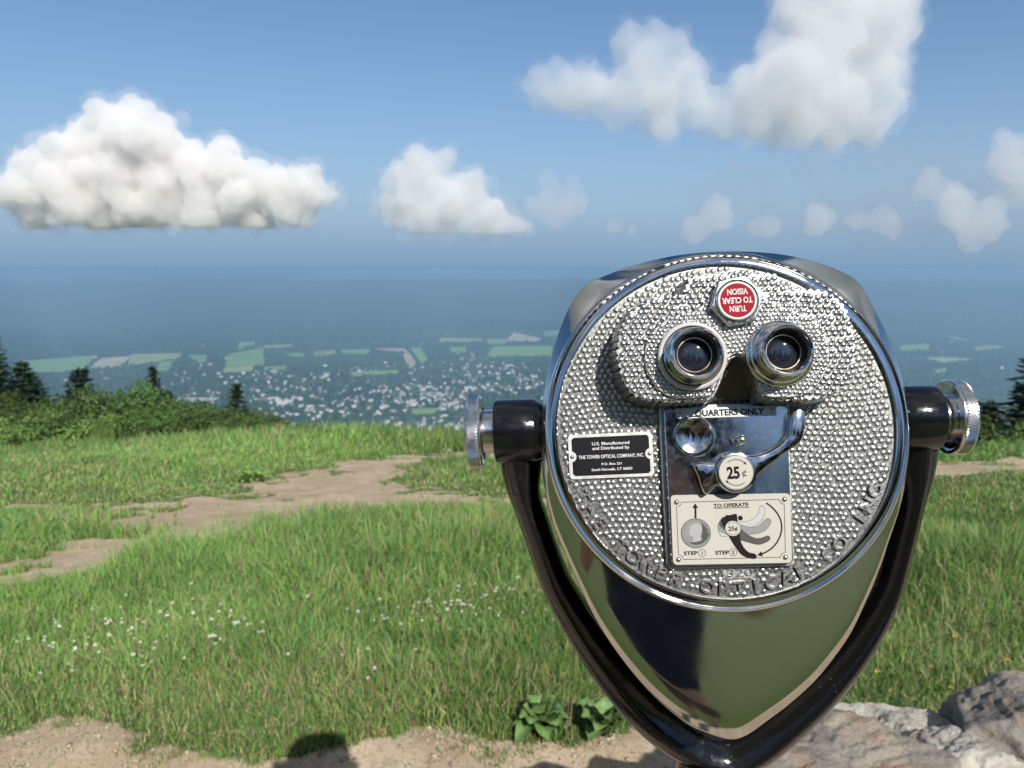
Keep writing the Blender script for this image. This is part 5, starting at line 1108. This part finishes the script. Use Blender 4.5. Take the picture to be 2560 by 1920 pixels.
# ================================================================== THE PHOTOGRAPHER (mirrored in the chrome, shadow on the ground)
def skinned(name, verts, edges, root, m, parent, sub=2):
    me = bpy.data.meshes.new(name); me.from_pydata([v[:3] for v in verts], edges, []); o = bpy.data.objects.new(name, me); COL.objects.link(o)
    sk = o.modifiers.new('s', 'SKIN'); sk.use_smooth_shade = True; sk.branch_smoothing = .3
    if not me.skin_vertices: bpy.context.view_layer.update()
    for i, v in enumerate(verts):
        d = me.skin_vertices[0].data[i]; r = v[3]; d.radius = r if isinstance(r, tuple) else (r, r); d.use_root = (i == root)
    sb = o.modifiers.new('b', 'SUBSURF'); sb.levels = sub; sb.render_levels = sub
    m2 = bpy.data.meshes.new_from_object(o.evaluated_get(bpy.context.evaluated_depsgraph_get())); bpy.data.objects.remove(o); m2.materials.clear()
    return child(name, m2, m, parent)
per = empty('person', (0, -.46, 0)); WORLD[per.name] = Matrix.Identity(4); per.matrix_basis = Matrix.Translation((.06, -.46, 0))
m_skin = mat('skin', (.42, .24, .17), .5, spec=.35); m_shirt = mat('navy_shirt', (.012, .016, .035), .85); m_short = mat('brown_shorts', (.12, .075, .05), .85); m_hair = mat('dark_hair', (.02, .014, .010), .6); m_shoe = mat('shoe', (.05, .05, .055), .6)
V = []; E_ = []
def jv(x, y, z, r, link=None):
    V.append((x, y, z, r)); k = len(V) - 1
    if link is not None: E_.append((link, k))
    return k
pel = jv(0, 0, .96, (.15, .11)); ab = jv(0, .01, 1.12, (.14, .10), pel); ch = jv(0, 0, 1.32, (.165, .11), ab); nk0 = jv(0, .0, 1.46, (.075, .07), ch); nk = jv(0, .02, 1.54, .052, nk0)
jaw = jv(0, .05, 1.60, (.055, .06), nk); hd = jv(0, .055, 1.68, (.072, .088), jaw); tp = jv(0, .045, 1.755, (.066, .08), hd)
for s in (-1, 1):
    hp_ = jv(s * .09, 0, .86, .095, pel); kn = jv(s * .105, .015, .49, .062, hp_); cf = jv(s * .11, -.02, .33, .056, kn); ak = jv(s * .115, -.03, .09, .038, cf); hl = jv(s * .118, .0, .045, .04, ak); jv(s * .13, .13, .035, (.045, .03), hl)
    sh = jv(s * .185, .0, 1.425, .068, ch); el_ = jv(s * .33, .13, 1.30, .047, sh); fa = jv(s * .24, .27, 1.44, .043, el_); wr = jv(s * .125, .375, 1.565, .028, fa); pm = jv(s * .098, .405, 1.60, (.034, .018), wr)
    for f, (dx, dy, dz, l) in enumerate(((-.006, .012, .026, .9), (-.012, .018, .012, 1.0), (-.012, .020, -.002, .95), (-.008, .018, -.014, .78))):
        a = jv(s * (.098 + dx * s * s * -.5), .405 + dy, 1.60 + dz + .012, .0095, pm); b = jv(s * (.090 + dx * .5), .405 + dy * 1.2 + .018 * l, 1.60 + dz + .022, .0085, a); jv(s * (.072 + dx * .5), .405 + dy + .022 * l, 1.60 + dz + .026, .0075, b)
    t0 = jv(s * .080, .392, 1.590, .011, pm); jv(s * .060, .385, 1.612, .0095, t0)
skinned('body', V, E_, 0, m_skin, per)
V = []; E_ = []
pel = jv(0, 0, .93, (.165, .125)); ab = jv(0, .01, 1.10, (.165, .125), pel); ch = jv(0, 0, 1.31, (.185, .13), ab); nk0 = jv(0, 0, 1.455, (.09, .08), ch)
for s in (-1, 1): sh = jv(s * .19, .0, 1.42, .083, ch); jv(s * .275, .078, 1.345, .075, sh)
skinned('shirt', V, E_, 0, m_shirt, per)
V = []; E_ = []
pel = jv(0, 0, .98, (.16, .12)); cr = jv(0, 0, .90, (.15, .12), pel)
for s in (-1, 1): hp_ = jv(s * .095, 0, .82, .108, cr); jv(s * .105, .012, .55, .092, hp_)
skinned('shorts', V, E_, 0, m_short, per)
for s in (-1, 1):
    V = []; E_ = []; a = jv(s * .116, -.03, .075, .05); b = jv(s * .12, .04, .045, (.05, .045), a); jv(s * .131, .15, .038, (.052, .036), b); skinned('shoe', V, E_, 0, m_shoe, per, 1)
V = []; E_ = []; a = jv(0, -.005, 1.66, (.074, .06)); b = jv(0, .02, 1.735, (.082, .09), a); jv(0, .055, 1.785, (.07, .075), b); skinned('hair', V, E_, 0, m_hair, per)
for s in (-1, 1):
    bm = bmesh.new(); bmesh.ops.create_uvsphere(bm, u_segments=12, v_segments=8, radius=.012); bmesh.ops.translate(bm, verts=bm.verts, vec=(s * .032, .138, 1.685)); child('eye', bm_mesh('eye', bm, True), mat('eye', (.3, .3, .3), .2), per)
    V = []; E_ = []; a = jv(s * .074, .05, 1.665, (.008, .016)); jv(s * .080, .045, 1.695, (.008, .018), a); skinned('ear', V, E_, 0, m_skin, per, 1)
V = []; E_ = []; a = jv(0, .135, 1.685, .010); b = jv(0, .155, 1.645, .014, a); skinned('nose', V, E_, 0, m_skin, per, 1)
V = []; E_ = []; a = jv(-.024, .126, 1.612, .006); b = jv(0, .134, 1.613, .008, a); jv(.024, .126, 1.612, .006, b); skinned('mouth', V, E_, 1, mat('lips', (.32, .12, .10), .45), per, 1)
tag(per, 'person in navy shirt and brown shorts holding up a phone, mirrored in the chrome chin', 'person')
bm = bmesh.new(); prism(bm, rrect(0, 0, .152, .076, .011), -.004, .004, .0015, 2, back=True); bmesh.ops.rotate(bm, verts=bm.verts, cent=(0, 0, 0), matrix=Matrix.Rotation(math.pi / 2 - PITCH + math.pi, 3, 'X')); bmesh.ops.translate(bm, verts=bm.verts, vec=(.05, -.030, 1.632))
bmesh.ops.recalc_face_normals(bm, faces=bm.faces); ph = obj('phone', bm_mesh('phone', bm, False), mat('phone_glass', (.01, .01, .012), .15)); tag(ph, 'black phone held up by the person mirrored in the chrome', 'phone')
